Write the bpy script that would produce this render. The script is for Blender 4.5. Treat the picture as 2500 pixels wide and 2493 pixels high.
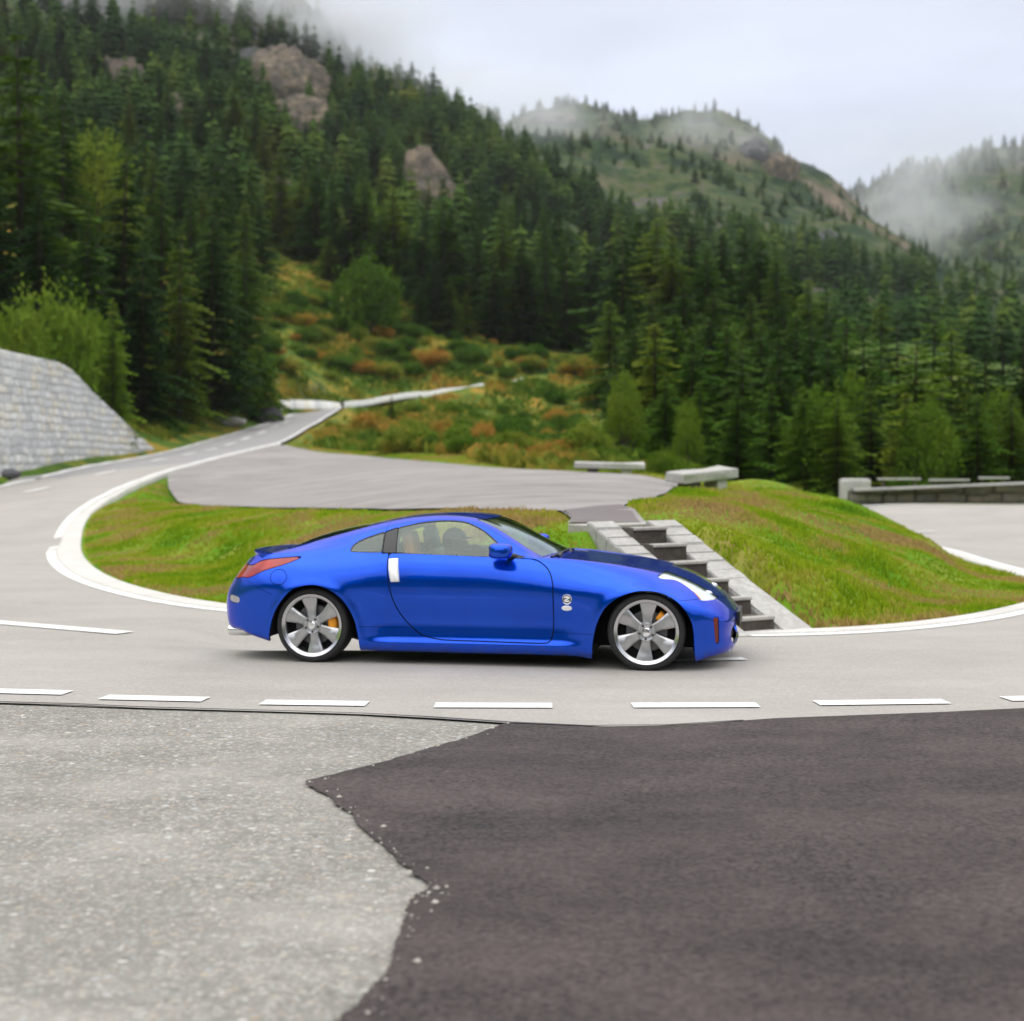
import bpy, bmesh, math, random
import numpy as np
from mathutils import Vector, Matrix
from mathutils.geometry import tessellate_polygon

for o in list(bpy.data.objects):
    bpy.data.objects.remove(o)
rng = np.random.default_rng(7)
random.seed(7)
SC = bpy.context.scene
COL = SC.collection

# ------------------------------------------------------------------ camera, sky, sun, exposure
cam = bpy.data.cameras.new("camera")
cam.lens = 35.0
cam.sensor_width = 24.0
cam.shift_y = -0.0432
cam.clip_start = 0.1
cam.clip_end = 6000
cam.dof.use_dof = True
cam.dof.focus_distance = 9.8
cam.dof.aperture_fstop = 1.15
camo = bpy.data.objects.new("camera", cam)
camo.location = (0, 0, 1.6)
camo.rotation_euler = (math.radians(90), 0, 0)
COL.objects.link(camo)
SC.camera = camo

SUN_EL, SUN_AZ = 58.0, -150.0      # azimuth measured from +Y towards +X
W = bpy.data.worlds.new("World")
SC.world = W
W.use_nodes = True
wn, wl = W.node_tree.nodes, W.node_tree.links
bg = wn["Background"]
sky = wn.new("ShaderNodeTexSky")
sky.sky_type = 'NISHITA'
sky.sun_disc = False
sky.sun_elevation = math.radians(SUN_EL)
sky.sun_rotation = math.radians(SUN_AZ)
sky.altitude = 1500
tc = wn.new("ShaderNodeTexCoord")
sep = wn.new("ShaderNodeSeparateXYZ")
wl.new(tc.outputs["Generated"], sep.inputs[0])
mr = wn.new("ShaderNodeMapRange")
mr.inputs["From Min"].default_value = 0.0
mr.inputs["From Max"].default_value = 0.85
wl.new(sep.outputs["Z"], mr.inputs["Value"])
ramp = wn.new("ShaderNodeValToRGB")
e = ramp.color_ramp.elements
e[0].position = 0.0
e[0].color = (0.325, 0.352, 0.43, 1)
e[1].position = 1.0
e[1].color = (1.12, 1.1, 1.06, 1)
k = e.new(0.42)
k.color = (0.39, 0.412, 0.47, 1)
wl.new(mr.outputs[0], ramp.inputs[0])
mp = wn.new("ShaderNodeMapping")
mp.inputs["Scale"].default_value = (1.0, 1.0, 2.6)
wl.new(tc.outputs["Generated"], mp.inputs[0])
nz = wn.new("ShaderNodeTexNoise")
nz.inputs["Scale"].default_value = 2.6
nz.inputs["Detail"].default_value = 5
nz.inputs["Roughness"].default_value = 0.5
wl.new(mp.outputs[0], nz.inputs["Vector"])
mr2 = wn.new("ShaderNodeMapRange")
mr2.inputs["From Min"].default_value = 0.3
mr2.inputs["From Max"].default_value = 0.7
mr2.inputs["To Min"].default_value = 0.74
mr2.inputs["To Max"].default_value = 1.1
wl.new(nz.outputs[0], mr2.inputs["Value"])
vm = wn.new("ShaderNodeVectorMath")
vm.operation = 'SCALE'
wl.new(ramp.outputs[0], vm.inputs[0])
vs = wn.new("ShaderNodeMath")
vs.operation = 'MULTIPLY'
vs.inputs[1].default_value = 20.0
wl.new(mr2.outputs[0], vs.inputs[0])
wl.new(vs.outputs[0], vm.inputs["Scale"])
mixw = wn.new("ShaderNodeMixRGB")
mixw.inputs[0].default_value = 0.9
wl.new(sky.outputs[0], mixw.inputs[1])
wl.new(vm.outputs[0], mixw.inputs[2])
wl.new(mixw.outputs[0], bg.inputs[0])
bg.inputs[1].default_value = 0.1

sun = bpy.data.lights.new("sun", 'SUN')
sun.energy = 0.7
sun.angle = math.radians(85)
sun.color = (1.0, 0.96, 0.9)
suno = bpy.data.objects.new("sun", sun)
_el, _az = math.radians(SUN_EL), math.radians(SUN_AZ)
sdir = Vector((math.sin(_az) * math.cos(_el), math.cos(_az) * math.cos(_el), math.sin(_el)))
suno.rotation_euler = sdir.to_track_quat('Z', 'Y').to_euler()
suno.location = (0, -20, 60)
COL.objects.link(suno)

SC.view_settings.view_transform = 'Standard'
SC.view_settings.look = 'None'
SC.view_settings.exposure = 0.24
SC.view_settings.gamma = 1.0
SC.render.engine = 'CYCLES'
SC.cycles.use_denoising = True
SC.cycles.max_bounces = 8
SC.cycles.volume_bounces = 2
SC.cycles.transparent_max_bounces = 16
SC.cycles.sample_clamp_indirect = 4.0

# ------------------------------------------------------------------ helpers
def link(o, parent=None):
    COL.objects.link(o)
    if parent is not None:
        o.parent = parent
    return o

def obj_np(name, V, Fc, mat, parent=None, smooth=False, normals=None):
    me = bpy.data.meshes.new(name)
    V = np.asarray(V, dtype=np.float32)
    if isinstance(Fc, np.ndarray):
        nf, k = Fc.shape
        me.vertices.add(len(V))
        me.vertices.foreach_set("co", V.ravel())
        me.loops.add(nf * k)
        me.loops.foreach_set("vertex_index", Fc.astype(np.int32).ravel())
        me.polygons.add(nf)
        me.polygons.foreach_set("loop_start", np.arange(0, nf * k, k, dtype=np.int32))
        me.update(calc_edges=True)
        me.validate()
    else:
        me.from_pydata([tuple(map(float, v)) for v in V], [], Fc)
    if smooth:
        me.polygons.foreach_set("use_smooth", np.ones(len(me.polygons), dtype=bool))
    if isinstance(mat, (list, tuple)):
        for m_ in mat:
            me.materials.append(m_)
    else:
        me.materials.append(mat)
    o = bpy.data.objects.new(name, me)
    return link(o, parent)

def obj_bm(name, bm, mat, parent=None, smooth=False, sharp=40):
    me = bpy.data.meshes.new(name)
    bmesh.ops.recalc_face_normals(bm, faces=bm.faces[:])
    bm.to_mesh(me)
    bm.free()
    if smooth:
        me.polygons.foreach_set("use_smooth", np.ones(len(me.polygons), dtype=bool))
        me.set_sharp_from_angle(angle=math.radians(sharp))
    for m_ in (mat if isinstance(mat, (list, tuple)) else [mat]):
        me.materials.append(m_)
    o = bpy.data.objects.new(name, me)
    return link(o, parent)

def tag(o, label=None, cat=None, group=None, kind=None):
    if label: o["label"] = label
    if cat: o["category"] = cat
    if group: o["group"] = group
    if kind: o["kind"] = kind
    return o

def empty(name, loc=(0, 0, 0), rz=0.0):
    o = bpy.data.objects.new(name, None)
    o.location = loc
    o.rotation_euler = (0, 0, rz)
    o.empty_display_size = 0.2
    return link(o)

def copy_tree(o, parent=None):
    c = o.copy()
    COL.objects.link(c)
    c.parent = parent
    for ch in list(o.children):
        copy_tree(ch, c)
    return c

def bm_box(bm, c, s, rot=None, bev=0.0):
    m = Matrix.Translation(c) @ (rot.to_4x4() if rot else Matrix.Identity(4)) @ Matrix.Diagonal((s[0], s[1], s[2], 1))
    r = bmesh.ops.create_cube(bm, size=1.0, matrix=m)
    if bev > 0:
        ed = list({e_ for v in r['verts'] for e_ in v.link_edges})
        bmesh.ops.bevel(bm, geom=ed, offset=bev, segments=2, affect='EDGES', profile=0.6)

def bm_tube(bm, pts, r, n=10, cap=True):
    pts = [Vector(p) for p in pts]
    rs = r if isinstance(r, (list, tuple)) else [r] * len(pts)
    rings = []
    for i, p in enumerate(pts):
        t = (pts[min(i + 1, len(pts) - 1)] - pts[max(i - 1, 0)]).normalized()
        a = t.orthogonal().normalized() if i == 0 else (prev - t * prev.dot(t)).normalized()
        prev = a
        b = t.cross(a)
        rings.append([bm.verts.new(p + (a * math.cos(2 * math.pi * k / n) + b * math.sin(2 * math.pi * k / n)) * rs[i]) for k in range(n)])
    for i in range(len(rings) - 1):
        for k in range(n):
            bm.faces.new((rings[i][k], rings[i][(k + 1) % n], rings[i + 1][(k + 1) % n], rings[i + 1][k]))
    if cap:
        bm.faces.new(rings[0][::-1])
        bm.faces.new(rings[-1])

def bm_lathe_y(bm, prof, n=64, c=(0, 0, 0)):
    """revolve (radius, y) profile about the Y axis"""
    rings = []
    for k in range(n):
        a = 2 * math.pi * k / n
        rings.append([bm.verts.new((c[0] + r * math.cos(a), c[1] + y, c[2] + r * math.sin(a))) for r, y in prof])
    for k in range(n):
        A, B = rings[k], rings[(k + 1) % n]
        for i in range(len(prof) - 1):
            bm.faces.new((A[i], A[i + 1], B[i + 1], B[i]))

def catmull(pts, per=8, closed=True):
    P = np.asarray(pts, float)
    n = len(P)
    out = []
    rngk = range(n) if closed else range(n - 1)
    for i in rngk:
        p0 = P[(i - 1) % n] if closed or i > 0 else P[0]
        p1 = P[i]
        p2 = P[(i + 1) % n]
        p3 = P[(i + 2) % n] if closed or i + 2 < n else P[-1]
        for k in range(per):
            t = k / per
            out.append(0.5 * ((2 * p1) + (-p0 + p2) * t + (2 * p0 - 5 * p1 + 4 * p2 - p3) * t * t + (-p0 + 3 * p1 - 3 * p2 + p3) * t ** 3))
    if not closed:
        out.append(P[-1])
    return np.array(out)

def sd_poly(Q, poly):
    """signed distance of points Q (N,2) to polygon, negative inside"""
    P = np.asarray(poly, float)
    d = np.full(len(Q), 1e9)
    ins = np.zeros(len(Q), bool)
    n = len(P)
    for i in range(n):
        a, b = P[i], P[(i + 1) % n]
        ab = b - a
        L = ab @ ab
        if L < 1e-14:
            continue
        t = np.clip(((Q - a) @ ab) / L, 0, 1)
        d = np.minimum(d, np.hypot(*(Q - a - t[:, None] * ab).T))
        cond = (a[1] > Q[:, 1]) != (b[1] > Q[:, 1])
        with np.errstate(divide='ignore', invalid='ignore'):
            xi = (b[0] - a[0]) * (Q[:, 1] - a[1]) / (b[1] - a[1]) + a[0]
        ins ^= cond & (Q[:, 0] < xi)
    return np.where(ins, -d, d)

def pchip(xs, ys, x):
    xs, ys = np.asarray(xs, float), np.asarray(ys, float)
    h = np.diff(xs)
    dl = np.diff(ys) / h
    m = np.zeros_like(xs)
    for i in range(1, len(xs) - 1):
        if dl[i - 1] * dl[i] > 0:
            w1, w2 = 2 * h[i] + h[i - 1], h[i] + 2 * h[i - 1]
            m[i] = (w1 + w2) / (w1 / dl[i - 1] + w2 / dl[i])
    m[0], m[-1] = dl[0], dl[-1]
    x = np.clip(x, xs[0], xs[-1])
    i = np.clip(np.searchsorted(xs, x) - 1, 0, len(xs) - 2)
    t = (x - xs[i]) / h[i]
    return ((1 + 2 * t) * (1 - t) ** 2) * ys[i] + t * (1 - t) ** 2 * h[i] * m[i] + t * t * (3 - 2 * t) * ys[i + 1] + t * t * (t - 1) * h[i] * m[i + 1]

def smoothstep(a, b, x):
    t = np.clip((x - a) / (b - a), 0, 1)
    return t * t * (3 - 2 * t)

# a small value noise for geometry
_perm = rng.permutation(256)
_val = rng.random(256) * 2 - 1
def vnoise(x, y):
    xi, yi = np.floor(x).astype(int), np.floor(y).astype(int)
    xf, yf = x - xi, y - yi
    u, v = xf * xf * (3 - 2 * xf), yf * yf * (3 - 2 * yf)
    h = lambda a, b: _val[_perm[(_perm[a & 255] + b) & 255]]
    return (h(xi, yi) * (1 - u) + h(xi + 1, yi) * u) * (1 - v) + (h(xi, yi + 1) * (1 - u) + h(xi + 1, yi + 1) * u) * v
def fbm(x, y, o=4):
    s, a = 0, 1.0
    for k in range(o):
        s = s + a * vnoise(x * 2 ** k + 13.7 * k, y * 2 ** k + 7.1 * k)
        a *= 0.5
    return s

# ------------------------------------------------------------------ materials
class M:
    """small node-material builder"""
    def __init__(s, name):
        s.m = bpy.data.materials.new(name)
        s.m.use_nodes = True
        s.n, s.l = s.m.node_tree.nodes, s.m.node_tree.links
        s.b = s.n["Principled BSDF"]
        s.out = s.n["Material Output"]
    def new(s, t, **kw):
        nd = s.n.new(t)
        for k_, v in kw.items():
            setattr(nd, k_, v)
        return nd
    def set(s, **kw):
        for k_, v in kw.items():
            s.b.inputs[k_.replace("_", " ")].default_value = v
        return s
    def coord(s, which="Object", scale=(1, 1, 1)):
        t = s.new("ShaderNodeTexCoord")
        mp_ = s.new("ShaderNodeMapping")
        mp_.inputs["Scale"].default_value = scale
        s.l.new(t.outputs[which], mp_.inputs[0])
        return mp_.outputs[0]
    def noise(s, vec, scale, detail=4, rough=0.55):
        nd = s.new("ShaderNodeTexNoise")
        nd.inputs["Scale"].default_value = scale
        nd.inputs["Detail"].default_value = detail
        nd.inputs["Roughness"].default_value = rough
        s.l.new(vec, nd.inputs["Vector"])
        return nd.outputs[0]
    def ramp(s, fac, stops):
        r = s.new("ShaderNodeValToRGB")
        el = r.color_ramp.elements
        while len(el) < len(stops):
            el.new(0.5)
        for e_, (p, c) in zip(el, stops):
            e_.position = p
            e_.color = (*c, 1) if len(c) == 3 else c
        s.l.new(fac, r.inputs[0])
        return r.outputs[0]
    def mix(s, fac, a, b, mode='MIX'):
        nd = s.new("ShaderNodeMixRGB", blend_type=mode)
        for i, v in enumerate((fac, a, b)):
            if isinstance(v, (int, float)):
                nd.inputs[i].default_value = v
            elif isinstance(v, tuple):
                nd.inputs[i].default_value = (*v, 1)
            else:
                s.l.new(v, nd.inputs[i])
        return nd.outputs[0]
    def color(s, sock):
        s.l.new(sock, s.b.inputs["Base Color"])
        return s
    def bump(s, h, strength=0.3, dist=0.02):
        nd = s.new("ShaderNodeBump")
        nd.inputs["Strength"].default_value = strength
        nd.inputs["Distance"].default_value = dist
        s.l.new(h, nd.inputs["Height"])
        s.l.new(nd.outputs[0], s.b.inputs["Normal"])
        return s

def plain(name, col, rough=0.5, metal=0.0, var=0.08, **kw):
    m = M(name)
    m.set(Roughness=rough, Metallic=metal, **kw)
    c = m.coord("Object")
    nz_ = m.noise(c, 6.0)
    lo = tuple(x * (1 - var) for x in col)
    hi = tuple(min(1, x * (1 + var)) for x in col)
    m.color(m.ramp(nz_, [(0.3, lo), (0.7, hi)]))
    return m.m

def mat_paint():
    m = M("blue_metallic_paint")
    m.set(Metallic=0.78, Roughness=0.22)
    m.b.inputs["Specular Tint"].default_value = (0.04, 0.14, 0.85, 1)
    m.b.inputs["Coat Weight"].default_value = 0.75
    m.b.inputs["Coat Roughness"].default_value = 0.02
    m.b.inputs["Coat IOR"].default_value = 1.45
    c = m.coord("Object")
    fl = m.noise(c, 900.0, 1, 0.5)
    big = m.noise(c, 3.0, 3, 0.5)
    base = m.ramp(big, [(0.3, (0.0003, 0.062, 0.56)), (0.7, (0.0003, 0.074, 0.63))])
    col = m.mix(m.ramp(fl, [(0.45, (0, 0, 0)), (0.75, (0.25, 0.25, 0.25))]), base, (0.004, 0.12, 0.85))
    # road dirt low down on the sills
    z = m.new("ShaderNodeSeparateXYZ")
    m.l.new(c, z.inputs[0])
    dn = m.noise(c, 14.0, 5, 0.7)
    mrr = m.new("ShaderNodeMapRange")
    mrr.inputs["From Min"].default_value = 0.19
    mrr.inputs["From Max"].default_value = 0.09
    m.l.new(z.outputs["Z"], mrr.inputs["Value"])
    mul = m.new("ShaderNodeMath", operation='MULTIPLY')
    m.l.new(mrr.outputs[0], mul.inputs[0])
    m.l.new(m.ramp(dn, [(0.45, (0, 0, 0)), (0.75, (0.9, 0.9, 0.9))]), mul.inputs[1])
    col = m.mix(mul.outputs[0], col, (0.09, 0.06, 0.04))
    bf = m.new("ShaderNodeNewGeometry")
    m.color(m.mix(bf.outputs["Backfacing"], col, (0.015, 0.015, 0.017)))
    return m.m

def mat_glass(name, tint=(0.72, 0.82, 0.76), refl=1.0, rough=0.0):
    m = M(name)
    m.n.remove(m.b)
    tr = m.new("ShaderNodeBsdfTransparent")
    tr.inputs[0].default_value = (*tint, 1)
    gl = m.new("ShaderNodeBsdfGlossy")
    gl.inputs["Roughness"].default_value = rough
    gl.inputs[0].default_value = (0.88, 1.0, 0.98, 1)
    fr = m.new("ShaderNodeFresnel")
    bk = m.new("ShaderNodeNewGeometry")
    io = m.new("ShaderNodeMapRange")
    io.inputs["To Min"].default_value = 1.55
    io.inputs["To Max"].default_value = 1 / 1.55
    m.l.new(bk.outputs["Backfacing"], io.inputs["Value"])
    m.l.new(io.outputs[0], fr.inputs[0])
    mu = m.new("ShaderNodeMath", operation='MULTIPLY')
    mu.use_clamp = True
    mu.inputs[1].default_value = refl
    m.l.new(fr.outputs[0], mu.inputs[0])
    mx = m.new("ShaderNodeMixShader")
    m.l.new(mu.outputs[0], mx.inputs[0])
    m.l.new(tr.outputs[0], mx.inputs[1])
    m.l.new(gl.outputs[0], mx.inputs[2])
    m.l.new(mx.outputs[0], m.out.inputs[0])
    return m.m

def mat_foliage(name, stops, scale=1.2, rnd=0.5, trans=0.25, which="Object"):
    m = M(name)
    m.set(Roughness=0.8)
    m.b.inputs["Specular IOR Level"].default_value = 0.08
    c = m.coord(which)
    nz_ = m.noise(c, scale, 3, 0.6)
    oi = m.new("ShaderNodeObjectInfo")
    ad = m.new("ShaderNodeMath", operation='MULTIPLY_ADD')
    ad.inputs[1].default_value = rnd
    ad.inputs[2].default_value = -rnd / 2
    m.l.new(oi.outputs["Random"], ad.inputs[0])
    sm = m.new("ShaderNodeMath", operation='ADD')
    m.l.new(nz_, sm.inputs[0])
    m.l.new(ad.outputs[0], sm.inputs[1])
    col = m.ramp(sm.outputs[0], stops)
    m.color(col)
    if trans > 0:
        t = m.new("ShaderNodeBsdfTranslucent")
        m.l.new(col, t.inputs[0])
        mx = m.new("ShaderNodeMixShader")
        mx.inputs[0].default_value = trans
        m.l.new(m.b.outputs[0], mx.inputs[1])
        m.l.new(t.outputs[0], mx.inputs[2])
        m.l.new(mx.outputs[0], m.out.inputs[0])
    return m.m

PAINT = mat_paint()
GLASS = mat_glass("tinted_glass", (0.84, 0.95, 0.88), 2.0)
GLASS_SCREEN = mat_glass("windscreen_glass", (0.35, 0.42, 0.40), 1.3)
GLASS_DARK = mat_glass("dark_rear_glass", (0.05, 0.06, 0.06), 1.0)
LAMP_GLASS = mat_glass("clear_lamp_lens", (0.96, 0.97, 0.98), 1.4)
BLACK = plain("black_plastic", (0.012, 0.012, 0.013), 0.45)
MATTE = plain("matte_black", (0.006, 0.006, 0.006), 0.9)
PILLAR = plain("gloss_black_pillar", (0.02, 0.02, 0.024), 0.12)
RUBBER = plain("tyre_rubber", (0.016, 0.016, 0.017), 0.75)
ALLOY = plain("silver_alloy", (0.50, 0.505, 0.52), 0.32, 0.85, 0.05)
ALLOY_LIP = plain("machined_lip", (0.6, 0.6, 0.62), 0.2, 0.95, 0.03)
CHROME = plain("chrome", (0.85, 0.86, 0.88), 0.1, 1.0, 0.02)
SATIN = plain("satin_aluminium", (0.88, 0.88, 0.88), 0.28, 0.35, 0.03)
STEEL = plain("brake_disc_steel", (0.14, 0.14, 0.145), 0.45, 0.8)
GOLD = plain("gold_caliper_paint", (0.85, 0.33, 0.02), 0.35)
RED = M("red_lamp_lens").set(Roughness=0.06)
RED.b.inputs["Coat Weight"].default_value = 0.4
RED.color(RED.ramp(RED.noise(RED.coord(), 9.0), [(0.35, (0.22, 0.001, 0.001)), (0.65, (0.40, 0.003, 0.002))]))
RED = RED.m
REFLECT = plain("dark_red_reflector", (0.16, 0.012, 0.004), 0.15)
AMBER = plain("amber_lens", (0.8, 0.25, 0.02), 0.15)
LAMPWHITE = plain("lamp_reflector", (0.92, 0.92, 0.92), 0.3, 0.0)
TAN = plain("tan_leather", (0.62, 0.25, 0.08), 0.5)
DARKLEATHER = plain("black_leather", (0.02, 0.02, 0.022), 0.5)
SKIN = plain("skin", (0.48, 0.26, 0.18), 0.5)
SHIRT = plain("dark_shirt", (0.03, 0.035, 0.05), 0.8)
CAPMAT = plain("dark_cap_cloth", (0.014, 0.015, 0.02), 0.85)
HAIR = plain("dark_hair", (0.02, 0.014, 0.01), 0.6)

# ================================================================== the place
FPX, CXP, YHP, CH = 2817.5, 966.0, 880.0, 1.6      # measurements were taken on a 1932 px wide print of the photo
def W3(px, py, Y):
    return ((px - CXP) * Y / FPX, Y, CH - (py - YHP) * Y / FPX)
def G0(px, py, z=0.0):
    Y = FPX * (CH - z) / (py - YHP)
    return ((px - CXP) * Y / FPX, Y, z)

# --- lines of the road, as points in metres
INNER = [W3(528, 837, 76), W3(470, 851, 67), W3(416, 864, 60), W3(320, 890, 52), W3(268, 909, 47.5), W3(236, 924, 44), W3(183, 956, 39), W3(155, 990, 34.5),
         G0(147, 1030), G0(152, 1053), G0(182, 1082), G0(245, 1109), G0(350, 1135), G0(437, 1149), (-1.3, 15.45, 0), (0.6, 14.55, 0), G0(1480, 1200), G0(1700, 1185),
         G0(1850, 1165), (5.8, 17.0, 0), (6.75, 18.4, 0), (7.25, 20.3, 0), (7.55, 22.6, 0), (7.7, 25.0, 0), (8.2, 29.0, 0.05), (8.3, 33.0, 0.1), (7.2, 37.5, 0.1), (6.0, 42.0, 0.0), (5.6, 47.0, -0.2)]
FAR_IN = [W3(648, 768, 112), W3(590, 803, 93), W3(528, 837, 76)]
OUTER_L = [W3(552, 782, 118), W3(464, 811, 100), W3(380, 834, 89), W3(320, 851, 80), W3(240, 867, 72), W3(160, 880, 65), W3(80, 898, 59), W3(0, 918, 54), (-19.6, 46, 0.5), (-20.2, 38, 0.12), (-19.8, 30, 0.0), (-17.6, 22, 0), (-13.0, 15.5, 0), (-8.0, 12.2, 0)]
NEAR = [(-8.0, 12.2, 0), (-6.0, 11.2, 0), G0(0, 1309), G0(300, 1322), G0(600, 1331), G0(930, 1335.5), G0(1310, 1334.5), G0(1660, 1329), G0(1990, 1321), (7.0, 11.0, 0), (10.0, 12.6, 0), (14.0, 16.5, 0), (17.5, 23.0, 0.0), (20.5, 31.0, 0.15), (23.5, 39.0, 0.5), W3(2300, 950, 44)]
OUTER_R = [W3(2300, 950, 44), W3(1932, 953, 44), W3(1640, 955.5, 44), (9.6, 46.5, 0.3), (9.2, 50.0, -0.1)]
UPPER = [W3(552, 782, 118), (-16.8, 122, 5.9), (-13.5, 125.0, 5.8), (-8.5, 128.5, 5.75), (1.0, 135, 6.5), (13.0, 144, 8.0), (40, 164, 11.2)]
UPPER_IN = [W3(648, 768, 112), (-11.6, 117.5, 6.45), W3(735, 755, 122), W3(900, 741, 129.5), W3(1130, 718, 138.5), (24, 148.5, 11.5), (40, 160, 13.6)]
CRACK = [G0(-900, 1290), (-6.4, 10.2, 0), G0(0, 1329), G0(210, 1337), G0(400, 1342), G0(640, 1349), G0(800, 1357), G0(966, 1368), G0(1141, 1375), G0(1240, 1373), G0(1341, 1368), G0(1466, 1359), G0(1766, 1348), G0(1932, 1340), (6.6, 10.1, 0), (10.4, 11.6, 0), (14.6, 15.8, 0)]

PARK = [W3(316, 903, 49.8), W3(346, 895, 53), W3(436, 868, 62), W3(536, 846, 73.5), W3(600, 854, 66), W3(680, 861, 60), W3(824, 874, 50), W3(967, 886, 42), W3(1159, 896, 36), W3(1262, 906, 33), W3(1288, 918, 30.5), W3(1240, 936, 24.5), W3(1200, 948, 21.2), W3(1176, 962, 18.6), (1.50, 16.5, 0.99),
        (0.60, 16.15, 0.985), W3(1078, 978, 16.6), W3(1058, 966, 17.6), W3(880, 963, 20.5), W3(700, 962, 24), W3(550, 961, 28), W3(400, 957, 34), W3(340, 942, 40), W3(318, 925, 44.5)]

_iy = sorted((p[1], p[2]) for p in INNER[:8] + FAR_IN[:2])
for i_ in list(range(4)) + [len(PARK) - 1, len(PARK) - 2]:
    PARK[i_] = (PARK[i_][0], PARK[i_][1], float(np.interp(PARK[i_][1], [a for a, b in _iy], [b for a, b in _iy])) - (0.0 if i_ < 4 else 0.02))
ctrl = []
for x_ in (-26, -18, -9, -4, 1, 6, 11, 18, 30):
    for y_ in (-25, -12, -4, 2, 6, 9, 10.6):
        ctrl.append((x_, y_, 0.0))
ctrl += [(-4.4, 14.8, 0), (-8, 15.5, 0), (-12, 17, 0), (-12.5, 23, 0), (-14, 28, 0), (0, 12.6, 0), (3, 12.3, 0), (7, 14, 0), (10, 17, 0), (12, 22, 0), (13, 28, 0.08), (11, 34, 0.13), (16, 36, 0.2), (14, 40, 0.3), (19, 42, 0.42)]
def dens3(line, st):
    L = np.array(line, float)
    d = np.concatenate([[0], np.cumsum(np.hypot(*np.diff(L[:, :2], axis=0).T))])
    t = np.linspace(0, d[-1], max(2, int(d[-1] / st)))
    return [tuple(pchip(d, L[:, k_], t)[i] for k_ in range(3)) for i in range(len(t))]
_in = dens3(FAR_IN + INNER[1:3] if False else FAR_IN[:2] + INNER[:8], 3.0)
_out = dens3(OUTER_L[:10], 3.0)
ctrl += _in + _out
for a_ in (0.33, 0.66):
    n0 = min(len(_in), len(_out))
    for i in range(n0):
        p_, q_ = _in[int(i * (len(_in) - 1) / (n0 - 1))], _out[int(i * (len(_out) - 1) / (n0 - 1))]
        ctrl.append(tuple(p_[k_] * (1 - a_) + q_[k_] * a_ for k_ in range(3)))
ctrl += dens3(INNER[7:], 1.6) + dens3(NEAR[1:], 4) + dens3(OUTER_R, 4) + dens3(PARK + PARK[:1], 2.2)
_u, _v = dens3(UPPER, 4), dens3(UPPER_IN, 4)
ctrl += _u + _v
# parking interior, crest and lobes of the grass island
ctrl += [(-4, 45, 1.45), (-6, 52, 1.65), (-1, 32, 1.25), (-3, 36, 1.2), (0.5, 24, 1.13), (-8, 60, 1.95)]
ctrl += [W3(150, 1030, 29.5), W3(250, 1000, 30), W3(330, 962, 36), W3(500, 1040, 22.5), W3(400, 1010, 26), W3(300, 1060, 24.5),
         W3(1230, 990, 16.1), W3(1290, 986, 16.6), W3(1400, 975, 18.0), W3(1280, 955, 23), W3(1330, 950, 25.5), W3(1325, 931, 29.5), W3(1400, 930, 29), W3(1330, 918, 33), W3(1400, 914, 34), W3(1480, 914, 33.5), W3(1450, 930, 29), W3(1540, 940, 28), W3(1600, 945, 28.5), W3(1700, 1000, 24.3), W3(1780, 1036, 23.4), W3(1850, 1074, 22.6),
         W3(1500, 1060, 17.5), W3(1600, 1080, 17.3), W3(1700, 1110, 16.9), W3(1800, 1125, 17.2), (1.75 - 0.75, 14.75, 0.42), (1.0, 15.2, 0.62), (0.45, 15.55, 0.90), (0.0, 15.6, 0.75), (0.1, 16.4, 0.95), (3.0, 14.75, 0.12), (2.65, 15.35, 0.48), (2.25, 16.0, 0.82), (1.95, 16.5, 0.98), W3(1600, 1010, 20.5), W3(1500, 960, 22)]
ctrl += [(7.3, 30.0, 0.30), (7.0, 34.5, 0.45), (4.3, 38, 1.15), (2.2, 40.5, 1.35), (3.6, 44, 0.6)]
# behind the parking: bushes rising to the upper road; the right side drops away
ctrl += [W3(600, 838, 76), W3(640, 800, 96), W3(720, 800, 90), W3(760, 770, 110), W3(900, 770, 112), W3(1000, 760, 120), W3(1100, 745, 128), W3(820, 845, 62), W3(1000, 850, 62), W3(1120, 862, 55),
         (8, 60, 0.6), (14, 62, -0.3), (24, 62, -0.6), (40, 60, -0.5), (14, 52, 0.0), (26, 50, 0.2), (16, 80, 0.5), (30, 80, 0.0), (55, 80, -0.5), (12, 100, 4), (30, 105, 3), (60, 110, 2), (90, 100, 0)]
# left slope above the road
ctrl += [(-22, 120, 9.0), (-22, 100, 6.4), (-24, 84, 4.6), (-26, 68, 7.0), (-27, 55, 7.5), (-40, 55, 12), (-40, 75, 13), (-32, 100, 13.2), (-60, 60, 22), (-60, 100, 27), (-27, 30, 4.0), (-40, 25, 9.0), (-30, 15, 1.5), (-60, 20, 14), (-90, 60, 40)]
ctrl += [W3(600, 655, 140), W3(500, 640, 130), W3(600, 560, 165), W3(480, 520, 180), W3(300, 480, 170), W3(100, 420, 180), W3(760, 640, 150), W3(900, 660, 150), W3(1050, 680, 152), W3(900, 590, 190), W3(1100, 610, 200)]
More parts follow.
